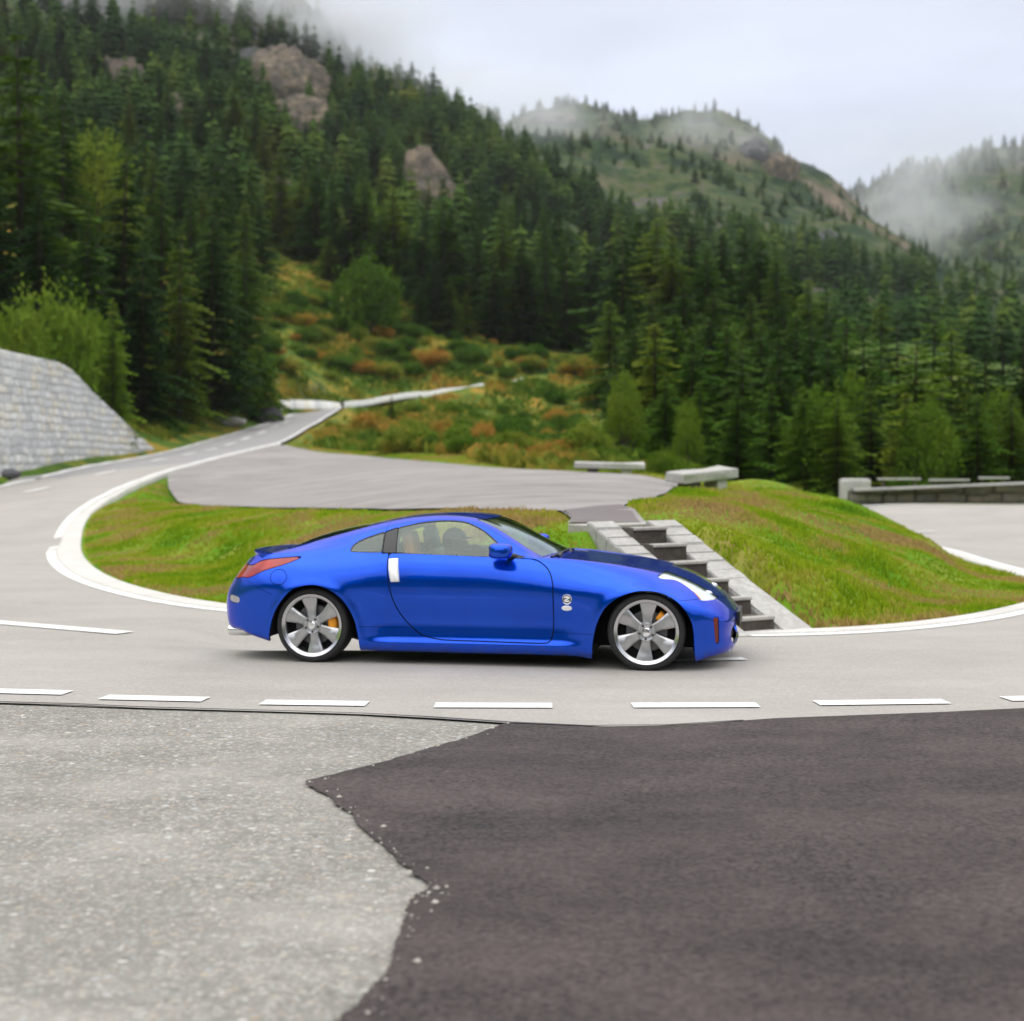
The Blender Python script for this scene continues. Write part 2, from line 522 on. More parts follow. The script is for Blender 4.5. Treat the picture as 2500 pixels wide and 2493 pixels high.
# the mountain flanks
ctrl += [W3(-200, 250, 240), W3(0, 300, 230), W3(200, 290, 240), W3(400, 330, 250), W3(600, 370, 270), W3(750, 430, 270), W3(900, 470, 270), W3(1050, 520, 270),
         W3(-300, 0, 420), W3(-100, -30, 430), W3(100, -10, 440), W3(250, 0, 440), W3(430, 8, 440), W3(520, 42, 440), W3(600, 85, 440), W3(660, 150, 440), W3(710, 168, 440), W3(780, 205, 440), W3(850, 245, 440), W3(960, 310, 440), W3(1060, 370, 430),
         W3(200, 140, 330), W3(450, 180, 340), W3(650, 270, 340), W3(850, 360, 340),
         W3(880, 262, 640), W3(930, 238, 650), W3(1000, 215, 660), W3(1080, 200, 670), W3(1150, 220, 670), W3(1250, 230, 670), W3(1350, 225, 670), W3(1430, 245, 660), W3(1500, 300, 640), W3(1560, 345, 620), W3(1650, 432, 600), W3(1750, 500, 580), W3(1850, 555, 560), W3(1950, 580, 560), W3(2150, 620, 540),
         W3(1150, 350, 500), W3(1350, 360, 500), W3(1500, 430, 480), W3(1250, 480, 380), W3(1450, 530, 360), W3(1650, 570, 360), W3(1850, 620, 350), W3(1200, 600, 260), W3(1400, 650, 240), W3(1650, 690, 240), W3(1900, 720, 230), W3(2150, 740, 230), W3(2200, 690, 360)]
# behind the ridges the ground falls away; behind the camera an unseen slope added for the car's reflections
ctrl += [W3(1600, 372, 950), W3(1660, 338, 950), W3(1750, 312, 950), W3(1850, 297, 950), W3(1932, 287, 950), W3(2100, 255, 950), W3(2300, 240, 950), W3(1700, 470, 800), W3(1900, 450, 800), W3(2100, 430, 780), W3(1640, 520, 700), W3(1850, 585, 650), W3(1500, 420, 950), (300, 1120, 120), (450, 1120, 130)]
ctrl += [(-250, 620, 110), (-80, 620, 110), (0, 900, 100), (-350, 300, 160), (300, 400, 40), (350, 200, 5), (200, 100, -4), (200, 20, -3),
         (-40, -40, 3), (0, -42, 3), (40, -42, 3), (0, -75, 13), (-70, -70, 13), (70, -70, 13), (-120, -10, 22), (120, -30, 10), (0, -130, 30), (-150, -120, 34), (150, -120, 28)]
CT = np.array(ctrl, float)
_, ui = np.unique(np.round(CT[:, :2], 2), axis=0, return_index=True)
CT = CT[np.sort(ui)]
# neighbours that are nearly on top of one another are averaged out by a light smoothing term
def ker(d):
    return np.sqrt(d * d + 2.2)
D = np.hypot(CT[:, None, 0] - CT[None, :, 0], CT[:, None, 1] - CT[None, :, 1])
n_ = len(CT)
dist0 = np.hypot(CT[:, 0], CT[:, 1])
A_ = np.zeros((n_ + 3, n_ + 3))
A_[:n_, :n_] = ker(D) - np.diag(0.02 + 0.0008 * dist0)
A_[:n_, n_] = 1; A_[:n_, n_ + 1] = CT[:, 0]; A_[:n_, n_ + 2] = CT[:, 1]
A_[n_:, :n_] = A_[:n_, n_:].T
WT = np.linalg.solve(A_, np.concatenate([CT[:, 2], [0, 0, 0]]))
ROADPOLY = np.array([p[:2] for p in (FAR_IN[:-1] + INNER + OUTER_R[::-1] + NEAR[::-1][1:] + OUTER_L[::-1][1:])])
PARKPOLY = np.array([p[:2] for p in PARK])
def base_z(x, y):
    x, y = np.atleast_1d(np.asarray(x, float)), np.atleast_1d(np.asarray(y, float))
    out = np.empty(len(x))
    for i in range(0, len(x), 4000):
        xs, ys = x[i:i + 4000], y[i:i + 4000]
        d = np.hypot(xs[:, None] - CT[None, :, 0], ys[:, None] - CT[None, :, 1])
        out[i:i + 4000] = ker(d) @ WT[:n_] + WT[n_] + WT[n_ + 1] * xs + WT[n_ + 2] * ys
    return out
def flat_mix(x, y, z):
    """the near road and yard are truly level"""
    near_flat = smoothstep(13.0, 10.5, y)
    return z * (1 - near_flat * smoothstep(-16, -12, x) * smoothstep(22, 16, x) * smoothstep(-16, -10, y))
def road_z(x, y):
    x, y = np.atleast_1d(np.asarray(x, float)), np.atleast_1d(np.asarray(y, float))
    z = base_z(x, y)
    # inside the level stretch between the yard and the island the road keeps to z = 0
    lev = smoothstep(33, 26, y) * smoothstep(-24, -20, x) * smoothstep(26, 20, x)
    return flat_mix(x, y, z * (1 - lev * smoothstep(0.35, 0.12, np.abs(z))))
SB, ST = np.array([2.34, 14.28]), np.array([1.27, 15.95])       # the steps: centre line, foot and head
dr_ = (ST - SB) / np.hypot(*(ST - SB)); sd_ = np.array([dr_[1], -dr_[0]])      # sd_ points to the right
LEN = np.hypot(*(ST - SB)); HT = 0.96
def carve(x, y, z):
    rel = np.stack([x, y], 1) - SB
    u, v = rel @ dr_, rel @ sd_
    slope = np.clip(u / LEN, 0, 1) * HT
    side = np.maximum(np.maximum(-0.56 - v, v - 0.62), 0)
    near = (u > -0.4) & (u < LEN + 0.5) & (side < 1.6)
    under = (side <= 0.02) & (u > -0.3) & (u < LEN + 0.36)
    z = np.where(near, np.minimum(z, slope + 0.03 + 0.45 * side), z)
    return np.where(under, np.minimum(z, slope - 0.30), z)
def head_cap(x, y):
    rel = np.stack([np.atleast_1d(x), np.atleast_1d(y)], 1) - SB
    u, v = rel @ dr_, rel @ sd_
    return np.where((u > -0.5) & (u < LEN + 2.2) & (np.abs(v) < 2.2), HT - 0.012 + 0.10 * np.maximum(0, u - LEN - 0.42) + 0.12 * np.maximum(0, np.abs(v) - 0.7), 1e6)
def lay_z(x, y):
    return np.minimum(road_z(x, y), head_cap(x, y))
def ground_z(x, y):
    x, y = np.atleast_1d(np.asarray(x, float)), np.atleast_1d(np.asarray(y, float))
    q = np.stack([x, y], 1)
    r = np.hypot(x, y)
    sr = np.minimum(sd_poly(q, ROADPOLY), sd_poly(q, PARKPOLY))
    z = road_z(x, y)
    off = smoothstep(0.2, 2.0, sr)
    z = z + off * (0.035 * fbm(x * 0.9, y * 0.9, 3) * smoothstep(2, 14, y) + fbm(x * 0.05 + 3, y * 0.05, 5) * np.clip((r - 60) / 60, 0, 3.5))
    yard = smoothstep(11.8, 11.0, y) * smoothstep(-20, -17, x) * smoothstep(21, 18, x) * smoothstep(-14, -11, y)
    fr_ = smoothstep(36, 44, y)
    z = z - 0.10 * ((1 - fr_) * smoothstep(-0.05, -0.6, sr) + 1.6 * fr_ * smoothstep(0.7, 0.0, sr)) - 0.10 * yard
    z = z + 0.04 * smoothstep(0.15, 0.6, sr) * smoothstep(60, 40, r) * (1 - yard)
    return carve(x, y, np.minimum(z, head_cap(x, y) - 0.03 * (sd_poly(q, PARKPOLY) < 0.1) + 0.04 * smoothstep(0.1, 0.7, sd_poly(q, PARKPOLY))))

# --- materials of the ground
def mat_ground():
    m = M("mountain_ground")
    m.set(Roughness=0.95)
    m.b.inputs["Specular IOR Level"].default_value = 0.1
    c = m.coord("Object")
    n1 = m.noise(c, 0.35, 6, 0.62)
    n2 = m.noise(c, 0.05, 4, 0.55)
    n3 = m.noise(c, 3.0, 4, 0.6)
    n4 = m.noise(c, 0.16, 6, 0.72)
    grass = m.ramp(n1, [(0.28, (0.05, 0.13, 0.008)), (0.45, (0.10, 0.22, 0.010)), (0.58, (0.19, 0.23, 0.025)), (0.72, (0.27, 0.20, 0.07))])
    heath = m.ramp(n1, [(0.3, (0.03, 0.07, 0.012)), (0.47, (0.075, 0.13, 0.018)), (0.55, (0.19, 0.18, 0.025)), (0.64, (0.33, 0.19, 0.035)), (0.76, (0.42, 0.29, 0.11))])
    sep_ = m.new("ShaderNodeSeparateXYZ")
    m.l.new(c, sep_.inputs[0])
    far = m.new("ShaderNodeMapRange")
    far.inputs["From Min"].default_value = 46
    far.inputs["From Max"].default_value = 62
    m.l.new(sep_.outputs["Y"], far.inputs["Value"])
    col = m.mix(far.outputs[0], grass, heath)
    rgt = m.new("ShaderNodeMapRange")
    rgt.inputs["From Min"].default_value = 3
    rgt.inputs["From Max"].default_value = 13
    m.l.new(sep_.outputs["X"], rgt.inputs["Value"])
    rmul = m.new("ShaderNodeMath", operation='MULTIPLY')
    m.l.new(rgt.outputs[0], rmul.inputs[0])
    m.l.new(far.outputs[0], rmul.inputs[1])
    col = m.mix(rmul.outputs[0], col, m.ramp(n1, [(0.3, (0.02, 0.05, 0.008)), (0.5, (0.05, 0.095, 0.014)), (0.62, (0.11, 0.13, 0.025)), (0.76, (0.19, 0.15, 0.05))]))
    vfar = m.new("ShaderNodeMapRange")
    vfar.inputs["From Min"].default_value = 180
    vfar.inputs["From Max"].default_value = 320
    m.l.new(sep_.outputs["Y"], vfar.inputs["Value"])
    mount = m.ramp(m.mix(0.6, n2, n4), [(0.38, (0.008, 0.020, 0.013)), (0.46, (0.018, 0.040, 0.017)), (0.52, (0.045, 0.072, 0.022)), (0.56, (0.085, 0.085, 0.035)), (0.60, (0.075, 0.072, 0.078)), (0.66, (0.15, 0.135, 0.125))])
    bfar = m.new("ShaderNodeMapRange")
    bfar.inputs["From Min"].default_value = -14
    bfar.inputs["From Max"].default_value = -24
    m.l.new(sep_.outputs["Y"], bfar.inputs["Value"])
    col = m.mix(vfar.outputs[0], col, mount)
    col = m.mix(bfar.outputs[0], col, mount)  # ground behind the camera darkened for what the car glass reflects
    # bare rock where it is steep
    ge = m.new("ShaderNodeNewGeometry")
    s2 = m.new("ShaderNodeSeparateXYZ")
    m.l.new(ge.outputs["Normal"], s2.inputs[0])
    rk_ = m.ramp(m.noise(c, 0.12, 6, 0.7), [(0.3, (0.06, 0.05, 0.045)), (0.5, (0.17, 0.13, 0.10)), (0.7, (0.28, 0.22, 0.16))])
    st = m.new("ShaderNodeMapRange")
    st.inputs["From Min"].default_value = 0.80
    st.inputs["From Max"].default_value = 0.68
    m.l.new(s2.outputs["Z"], st.inputs["Value"])
    mk = m.new("ShaderNodeMath", operation='MULTIPLY')
    m.l.new(st.outputs[0], mk.inputs[0])
    m.l.new(m.ramp(n2, [(0.42, (0, 0, 0)), (0.55, (1, 1, 1))]), mk.inputs[1])
    m.color(m.mix(mk.outputs[0], col, rk_))
    m.bump(n3, 0.5, 0.15)
    return m.m
GROUND = mat_ground()

def mat_asphalt(name, c0, c1, speck, scale=90, patch=0.35, bump=0.25, streak=0.0):
    m = M(name)
    m.set(Roughness=0.85)
    m.b.inputs["Specular IOR Level"].default_value = 0.3
    c = m.coord("Object")
    big = m.noise(c, patch, 5, 0.6)
    fine = m.noise(c, scale, 3, 0.7)
    base = m.mix(m.ramp(big, [(0.35, (0, 0, 0)), (0.65, (1, 1, 1))]), c0, c1)
    col = m.mix(m.ramp(fine, [(0.35, (0, 0, 0)), (0.7, (1, 1, 1))]), base, speck)
    if streak > 0:
        t = m.noise(m.coord("Object", (0.5, 0.9, 1)), 1.3, 6, 0.68)
        col = m.mix(m.ramp(t, [(0.4, (0, 0, 0)), (0.75, (streak, streak, streak))]), col, tuple(x * 0.6 for x in c0))
    m.color(col)
    m.bump(fine, bump, 0.006)
    return m.m
ROAD = mat_asphalt("pale_worn_asphalt", (0.30, 0.280, 0.256), (0.37, 0.348, 0.322), (0.42, 0.395, 0.37), 45, 0.3, 0.3, 0.3)
ROAD_DARK = mat_asphalt("grey_asphalt", (0.25, 0.245, 0.25), (0.29, 0.283, 0.283), (0.33, 0.32, 0.32), 70, 0.3, 0.25, 0.25)
PARKMAT = mat_asphalt("lay_by_asphalt", (0.22, 0.198, 0.192), (0.32, 0.298, 0.288), (0.33, 0.31, 0.30), 40, 0.16, 0.3, 0.7)
DARKASPH = mat_asphalt("fresh_dark_asphalt", (0.017, 0.012, 0.013), (0.052, 0.039, 0.038), (0.108, 0.089, 0.084), 42, 1.3, 1.0, 0.7)
PATHMAT = mat_asphalt("path_asphalt", (0.13, 0.11, 0.11), (0.16, 0.145, 0.14), (0.19, 0.17, 0.17), 70, 0.5, 0.25)

def mat_gravel():
    m = M("worn_stony_asphalt")
    m.set(Roughness=0.9)
    m.b.inputs["Specular IOR Level"].default_value = 0.25
    c = m.coord("Object")
    warp = m.noise(c, 14, 3, 0.6)
    cols, hs = None, None
    for sc_, lo in ((27, 0.0), (60, 0.0)):
        v = m.new("ShaderNodeTexVoronoi")
        v.inputs["Scale"].default_value = sc_
        v.inputs["Randomness"].default_value = 1.0
        m.l.new(c, v.inputs["Vector"])
        sp_ = m.new("ShaderNodeSeparateXYZ")
        m.l.new(v.outputs["Color"], sp_.inputs[0])
        stone = m.ramp(sp_.outputs["X"], [(0.0, (0.13, 0.123, 0.11)), (0.25, (0.26, 0.252, 0.233)), (0.55, (0.36, 0.352, 0.335)), (0.78, (0.40, 0.375, 0.32)), (0.87, (0.38, 0.29, 0.20)), (0.92, (0.36, 0.38, 0.42)), (0.975, (0.60, 0.585, 0.55))])
        edge = m.ramp(v.outputs["Distance"], [(0.35, (0, 0, 0)), (0.62, (1, 1, 1))])
        stone = m.mix(edge, stone, (0.20, 0.19, 0.175))
        cols = stone if cols is None else m.mix(m.ramp(warp, [(0.42, (0, 0, 0)), (0.56, (1, 1, 1))]), cols, stone)
        hs = v.outputs["Distance"] if hs is None else hs
    big = m.noise(c, 0.5, 5, 0.6)
    cols = m.mix(m.ramp(big, [(0.35, (0.0, 0.0, 0.0)), (0.65, (0.45, 0.45, 0.45))]), cols, (0.23, 0.22, 0.20))
    big2 = m.noise(m.coord('Object', (0.7, 1.0, 1)), 1.3, 6, 0.68)
    cols = m.mix(m.ramp(big2, [(0.45, (0.0, 0.0, 0.0)), (0.7, (0.5, 0.5, 0.5))]), cols, (0.42, 0.40, 0.365))
    m.color(cols)
    m.bump(hs, 0.5, 0.008)
    return m.m
GRAVEL = mat_gravel()
def mat_linepaint(name="white_road_paint", c=0.78):
    m = M(name)
    m.set(Roughness=0.6)
    co = m.coord("Object")
    n1 = m.noise(co, 25, 5, 0.7)
    n2 = m.noise(co, 3.0, 6, 0.75)
    m.color(m.mix(m.ramp(n2, [(0.60, (0, 0, 0)), (0.68, (0.75, 0.75, 0.75))]), m.ramp(n1, [(0.3, (c * 0.72, c * 0.71, c * 0.68)), (0.48, (c, c, c * 0.985))]), (0.40, 0.38, 0.35)))
    return m.m
LINE = mat_linepaint()
KERB = mat_asphalt("pale_concrete_kerb", (0.54, 0.52, 0.49), (0.68, 0.66, 0.63), (0.50, 0.48, 0.46), 30, 1.2, 0.3)
CONC = mat_asphalt("weathered_concrete", (0.40, 0.38, 0.35), (0.52, 0.50, 0.47), (0.34, 0.32, 0.30), 25, 1.5, 0.4)
CONCW = mat_asphalt("pale_stone_slab", (0.42, 0.41, 0.39), (0.58, 0.57, 0.55), (0.36, 0.35, 0.33), 16, 1.6, 0.4, 0.5)
DARKSTONE = mat_asphalt("dark_brown_stone", (0.05, 0.04, 0.033), (0.085, 0.07, 0.06), (0.11, 0.095, 0.08), 20, 2.0, 0.4)  # dark brown tone with random patches

# --- terrain sheet
def grid_axis(segs):
    out = []
    for a, b, st in segs:
        out += list(np.arange(a, b, st))
    return np.array(out + [segs[-1][1]])
gx = grid_axis([(-420, -120, 10), (-120, -40, 3.2), (-40, -21, 1.1), (-21, 12, 0.33), (12, 40, 1.1), (40, 140, 3.5), (140, 600, 10)])
gy = grid_axis([(-150, -20, 5), (-20, 11, 1.2), (11, 36, 0.33), (36, 64, 0.5), (64, 130, 0.9), (130, 150, 1.6), (150, 300, 3.5), (300, 700, 6.5), (700, 1150, 11)])
GX, GY = np.meshgrid(gx, gy)
GZ = ground_z(GX.ravel(), GY.ravel())
TV = np.stack([GX.ravel(), GY.ravel(), GZ], 1)
ii = np.arange(len(gx) * len(gy)).reshape(len(gy), len(gx))
TF = np.stack([ii[:-1, :-1], ii[:-1, 1:], ii[1:, 1:], ii[1:, :-1]], -1).reshape(-1, 4)
tag(obj_np("ground", TV, TF, GROUND, smooth=True), kind="structure")
# bilinear lookup of the finished terrain
GZg = GZ.reshape(GX.shape)
def tz(x, y):
    x, y = np.atleast_1d(np.asarray(x, float)), np.atleast_1d(np.asarray(y, float))
    i = np.clip(np.searchsorted(gx, x) - 1, 0, len(gx) - 2)
    j = np.clip(np.searchsorted(gy, y) - 1, 0, len(gy) - 2)
    u = np.clip((x - gx[i]) / (gx[i + 1] - gx[i]), 0, 1)
    v = np.clip((y - gy[j]) / (gy[j + 1] - gy[j]), 0, 1)
    return (GZg[j, i] * (1 - u) + GZg[j, i + 1] * u) * (1 - v) + (GZg[j + 1, i] * (1 - u) + GZg[j + 1, i + 1] * u) * v
_ys = np.concatenate([np.arange(40, 200, 1.0), np.arange(200, 1100, 3.0)])
def cast(px, py, ymin=40):
    """where the sight line through a photo point meets the terrain"""
    Ys = _ys[_ys >= ymin]
    X = (px - CXP) * Ys / FPX
    Z = CH - (py - YHP) * Ys / FPX
    hit = np.nonzero(tz(X, Ys) >= Z)[0]
    if len(hit) == 0:
        return None
    k_ = hit[0]
    return X[k_], Ys[k_], tz(X[k_], Ys[k_])[0]

# --- sheets: roads, yards, lines
def sheet_poly(name, poly, mat, dz, zf=road_z, step=0.8, kind="structure", smooth_edge=0, lift=None):
    P = np.asarray([p[:2] for p in poly], float)
    bm = bmesh.new()
    # densify the outline, triangulate, then refine long edges so that the sheet follows the ground
    out = []
    for a, b in zip(P, np.roll(P, -1, 0)):
        n = max(1, int(np.hypot(*(b - a)) / step))
        for k_ in range(n):
            out.append(a + (b - a) * k_ / n)
    vs_ = [bm.verts.new((p[0], p[1], 0)) for p in out]
    for tri in tessellate_polygon([[Vector((p[0], p[1], 0)) for p in out]]):
        try:
            bm.faces.new([vs_[i] for i in tri])
        except ValueError:
            pass
    # cut with a grid
    mn, mx = np.min(out, 0), np.max(out, 0)
    for ax in (0, 1):
        for t in np.arange(mn[ax] + step, mx[ax], step if mx[ax] - mn[ax] < 60 else step * 1.6):
            co = [0, 0, 0]; no = [0, 0, 0]
            co[ax] = t; no[ax] = 1
            bmesh.ops.bisect_plane(bm, geom=bm.verts[:] + bm.edges[:] + bm.faces[:], plane_co=co, plane_no=no)
    bm.verts.ensure_lookup_table()
    co = np.array([v.co[:] for v in bm.verts])
    z = zf(co[:, 0], co[:, 1]) + dz
    for v, zz in zip(bm.verts, z):
        v.co.z = zz
    for fc in bm.faces:
        if fc.normal.z < 0: fc.normal_flip()
    me = bpy.data.meshes.new(name)
    bm.normal_update()
    bm.to_mesh(me); bm.free()
    me.polygons.foreach_set("use_smooth", np.ones(len(me.polygons), dtype=bool))
    me.materials.append(mat)
    return tag(link(bpy.data.objects.new(name, me)), kind=kind)

def dense(line, st=0.5):
    L = catmull([p[:2] for p in line], 10, closed=False)
    d = np.concatenate([[0], np.cumsum(np.hypot(*np.diff(L, axis=0).T))])
    t = np.arange(0, d[-1], st)
    R_ = np.stack([np.interp(t, d, L[:, 0]), np.interp(t, d, L[:, 1])], 1)
    if len(R_) > 40:
        for _ in range(14):
            R_[1:-1] = 0.25 * R_[:-2] + 0.5 * R_[1:-1] + 0.25 * R_[2:]
    return R_

def ribbon(name, line, w0, w1, mat, dz, zf=road_z, st=0.5, h=0.0, raw=False, kind="structure", skirt=0.0):
    """a strip along a line from offset w0 to w1 (left of travel is +); w0/w1 may be arrays or functions of arc length"""
    L = np.asarray([p[:2] for p in line], float) if raw else dense(line, st)
    t = np.gradient(L, axis=0)
    t /= np.maximum(np.hypot(*t.T), 1e-9)[:, None]
    nrm = np.stack([-t[:, 1], t[:, 0]], 1)
    s = np.concatenate([[0], np.cumsum(np.hypot(*np.diff(L, axis=0).T))])
    a = w0(s) if callable(w0) else np.full(len(L), w0)
    b = w1(s) if callable(w1) else np.full(len(L), w1)
    A, B = L + nrm * a[:, None], L + nrm * b[:, None]
    za, zb_ = zf(A[:, 0], A[:, 1]) + dz, zf(B[:, 0], B[:, 1]) + dz
    n = len(L)
    if h > 0:
        rows = [np.column_stack([A, za - 0.15]), np.column_stack([A, za + h - 0.012]), np.column_stack([A + (B - A) * 0.08, za + h]), np.column_stack([B + (A - B) * 0.08, zb_ + h]), np.column_stack([B, zb_ + h - 0.012]), np.column_stack([B, zb_ - 0.15])]
    else:
        rows = [np.column_stack([A, za]), np.column_stack([B, zb_])]
    V = np.concatenate(rows)
    F_ = []
    for r in range(len(rows) - 1):
        i = np.arange(n - 1) + r * n
        F_.append(np.stack([i, i + n, i + n + 1, i + 1], 1))
    F_ = np.concatenate(F_)
    # upward facing
    p = V[F_[len(F_) // 2 // 1]]
    o = obj_np(name, V, F_ if np.cross(V[F_[0, 1]] - V[F_[0, 0]], V[F_[0, 2]] - V[F_[0, 0]])[2] >= 0 else F_[:, ::-1].copy(), mat, smooth=False)
    return tag(o, kind=kind)

YARD = [(-15, -11, 0), (15, -11, 0)] + [(14.6, 15.0, 0), (10.4, 11.6, 0), (6.6, 10.1, 0)] + CRACK[::-1][3:-2] + [(-6.4, 10.2, 0), (-8.4, 11.6, 0), (-13.4, 15.0, 0), (-15, 15, 0)]
sheet_poly("yard", YARD, GRAVEL, 0.000, step=1.5)
near_edge = CRACK[2:-1]
road_near = [(-8.0, 11.25, 0), (-6.4, 10.2, 0)] + CRACK[2:14] + [(6.6, 10.1, 0), (10.4, 11.6, 0), (14.6, 15.8, 0), (18.6, 22.6, 0), (21.6, 30.6, 0), (24.4, 38.6, 0), (26, 44.6, 0)]
DARKLINE_Y = 58.5
road_main = FAR_IN[:0] + [(-11.7, 57.5, 0)] + INNER[3:] + OUTER_R[::-1] + road_near[::-1] + OUTER_L[::-1][1:7] + [(-18.85, 57.0, 0)]
sheet_poly("road", road_main, ROAD, 0.008, step=1.0)
road_up = [(-11.7, 57.5, 0)] + INNER[:3][::-1] + FAR_IN[::-1][1:] + UPPER_IN[1:] + UPPER[::-1][:-1] + OUTER_L[:7] + [(-18.85, 57.0, 0)]
sheet_poly("road", road_up, ROAD_DARK, 0.008, step=1.0)
DARKPATCH = [G0(966, 1368.0), G0(950, 1370), G0(860, 1401), G0(750, 1435), G0(660, 1458), G0(590, 1474), G0(583, 1480), G0(598, 1494), G0(640, 1523), G0(665, 1545), G0(702, 1585), G0(740, 1615), G0(775, 1650), G0(800, 1678), G0(785, 1692), G0(770, 1712), G0(763, 1745), G0(758, 1783), G0(725, 1843), G0(690, 1880), G0(665, 1905), G0(625, 1945), G0(560, 2100), (-1.0, 2.4, 0), (-1.3, -2, 0), (-1.0, -8, 0), (14.8, -8, 0), (14.3, 14.9, 0), (10.4, 11.55, 0), (6.6, 10.06, 0)] + CRACK[13:7:-1]
dpc = catmull([p[:2] for p in DARKPATCH[1:24]], 8, closed=False)
tn = np.gradient(dpc, axis=0); tn /= np.hypot(*tn.T)[:, None]
rag = 0.018 * fbm(dpc[:, 0] * 6, dpc[:, 1] * 6, 4) + 0.012 * (rng.random(len(dpc)) - 0.5)
dpc = dpc + np.stack([-tn[:, 1], tn[:, 0]], 1) * rag[:, None]
sheet_poly("yard", [tuple(p) for p in dpc] + [p[:2] for p in DARKPATCH[24:]] + [DARKPATCH[0][:2]], DARKASPH, 0.014, step=1.5)
# dark joint between the yard and the road
ribbon("road_joint", CRACK[1:12], lambda s: -0.012 - 0.012 * np.abs(np.sin(s * 1.7)), lambda s: 0.012 + 0.008 * np.sin(s * 2.3), plain("bitumen_joint", (0.035, 0.03, 0.03), 0.7), 0.018)
sheet_poly("lay_by", PARK, PARKMAT, 0.030, zf=lay_z, step=0.7)
sheet_poly("path", [W3(1062, 966.5, 17.55), W3(1120, 958, 18.6), W3(1172, 958.5, 18.9), W3(1175, 963, 18.5), (1.42, 16.45, 0), (0.62, 16.15, 0), W3(1080, 980, 16.6)], PATHMAT, 0.036, zf=lay_z, step=0.4)

# kerbs and painted lines
def kw(s):      # the pale channel widens round the hairpin
    return 0.16 + 0.24 * np.exp(-((s - 49) / 12.0) ** 2)
inner_len = dense(INNER, 0.4)
ribbon("kerb", INNER[:-3], lambda s: -kw(s), 0.06, KERB, 0.010, h=0.022, st=0.4)
ribbon("edge_line", INNER[:-3], lambda s: -kw(s) - 0.17, lambda s: -kw(s) - 0.005, LINE, 0.014, zf=lambda a, b: road_z(a, b) + 0.02 * smoothstep(32, 42, np.atleast_1d(b)), st=0.4)
ribbon("edge_line", FAR_IN, -0.22, -0.04, LINE, 0.03, st=1.0)
ribbon("edge_line", OUTER_L[:-3], -0.30, -0.12, LINE, 0.03, st=0.8) if False else ribbon("edge_line", OUTER_L[:-3], 0.15, 0.34, LINE, 0.03, st=0.8)
ribbon("edge_line", OUTER_R[1:], -0.02, 0.22, LINE, 0.03, st=0.8)
ribbon("kerb", UPPER_IN, -0.05, 0.25, LINE, 0.05, zf=lambda a, b: np.maximum(road_z(a, b), ground_z(a, b)), st=1.5, h=0.32)
def dash_quad(px0, px1, py, w=0.16, slope=0.0):
    a, b = G0(px0, py - slope), G0(px1, py + slope)
    return a, b
def dash(a, b, w, dz=0.016):
    a, b = np.array(a[:2], float), np.array(b[:2], float)
    n = max(2, int(np.hypot(*(b - a)) / 0.4) + 1)
    line = [tuple(a + (b - a) * t) for t in np.linspace(0, 1, n)]
    o = ribbon("lane_dash", line, -w / 2, w / 2, LINE, dz, raw=True)
    return o
for px0, px1, py, sl in ((-110, 128, 1308, 3), (195, 388, 1321.5, 2.2), (495, 693, 1330.5, 1.4), (820, 1042, 1335, 0.3), (1193, 1430, 1334.5, -0.4), (1540, 1785, 1329, -1.6), (1897, 2140, 1320, -2.5)):
    dash(*dash_quad(px0, px1, py, slope=sl), 0.20)
dash(G0(-60, 1172), G0(236, 1197), 0.24)
dash(G0(1210, 1251), G0(1405, 1246), 0.16)
dash(W3(1690, 993, 36), W3(1762, 993.5, 36), 0.34, 0.03)
for px, Y in ((70, 47.5), (200, 55.5), (301, 64), (354, 69.8), (398, 75.5), (434, 81), (464, 86.5), (493, 92), (517, 98), (540, 104)):
    py = {70: 932, 200: 899, 301: 876, 354: 864, 398: 853, 434: 842, 464: 833, 493: 824, 517: 814, 540: 805}[px]
    x_ = (px - CXP) * Y / FPX
    dash((x_ - 0.05, Y - 1.15), (x_ + 0.05, Y + 1.15), 0.34 if Y > 60 else 0.26, 0.028)

# --- masonry: the tall retaining wall on the left
def stone_texture(U, V, seed, course=0.34):
    """height (0 in joints, ~1 on faces) and a per-stone random, for irregular coursed rubble"""
    r_ = np.random.default_rng(seed)
    Vw = V + 0.05 * vnoise(U * 0.8, V * 0.8) + 0.03 * vnoise(U * 2.3 + 5, V * 1.5)
    row = np.floor(Vw / course).astype(int)
    fv = Vw / course - row
    off = (np.sin(row * 12.9898) * 43758.5453) % 1.0
    wdt = 0.45 + 0.5 * ((np.sin(row * 78.233) * 12543.123) % 1.0)
    uu = U / wdt + off * 5 + 0.25 * vnoise(U * 1.1 + row * 3.1, row * 1.7)
    colm = np.floor(uu).astype(int)
    fu = uu - colm
    du = np.minimum(fu, 1 - fu) * wdt
    dv = np.minimum(fv, 1 - fv) * course
    d = np.minimum(du, dv)
    rid = (np.sin(row * 127.1 + colm * 311.7) * 43758.5453) % 1.0
    return smoothstep(0.0, 0.05, d), rid
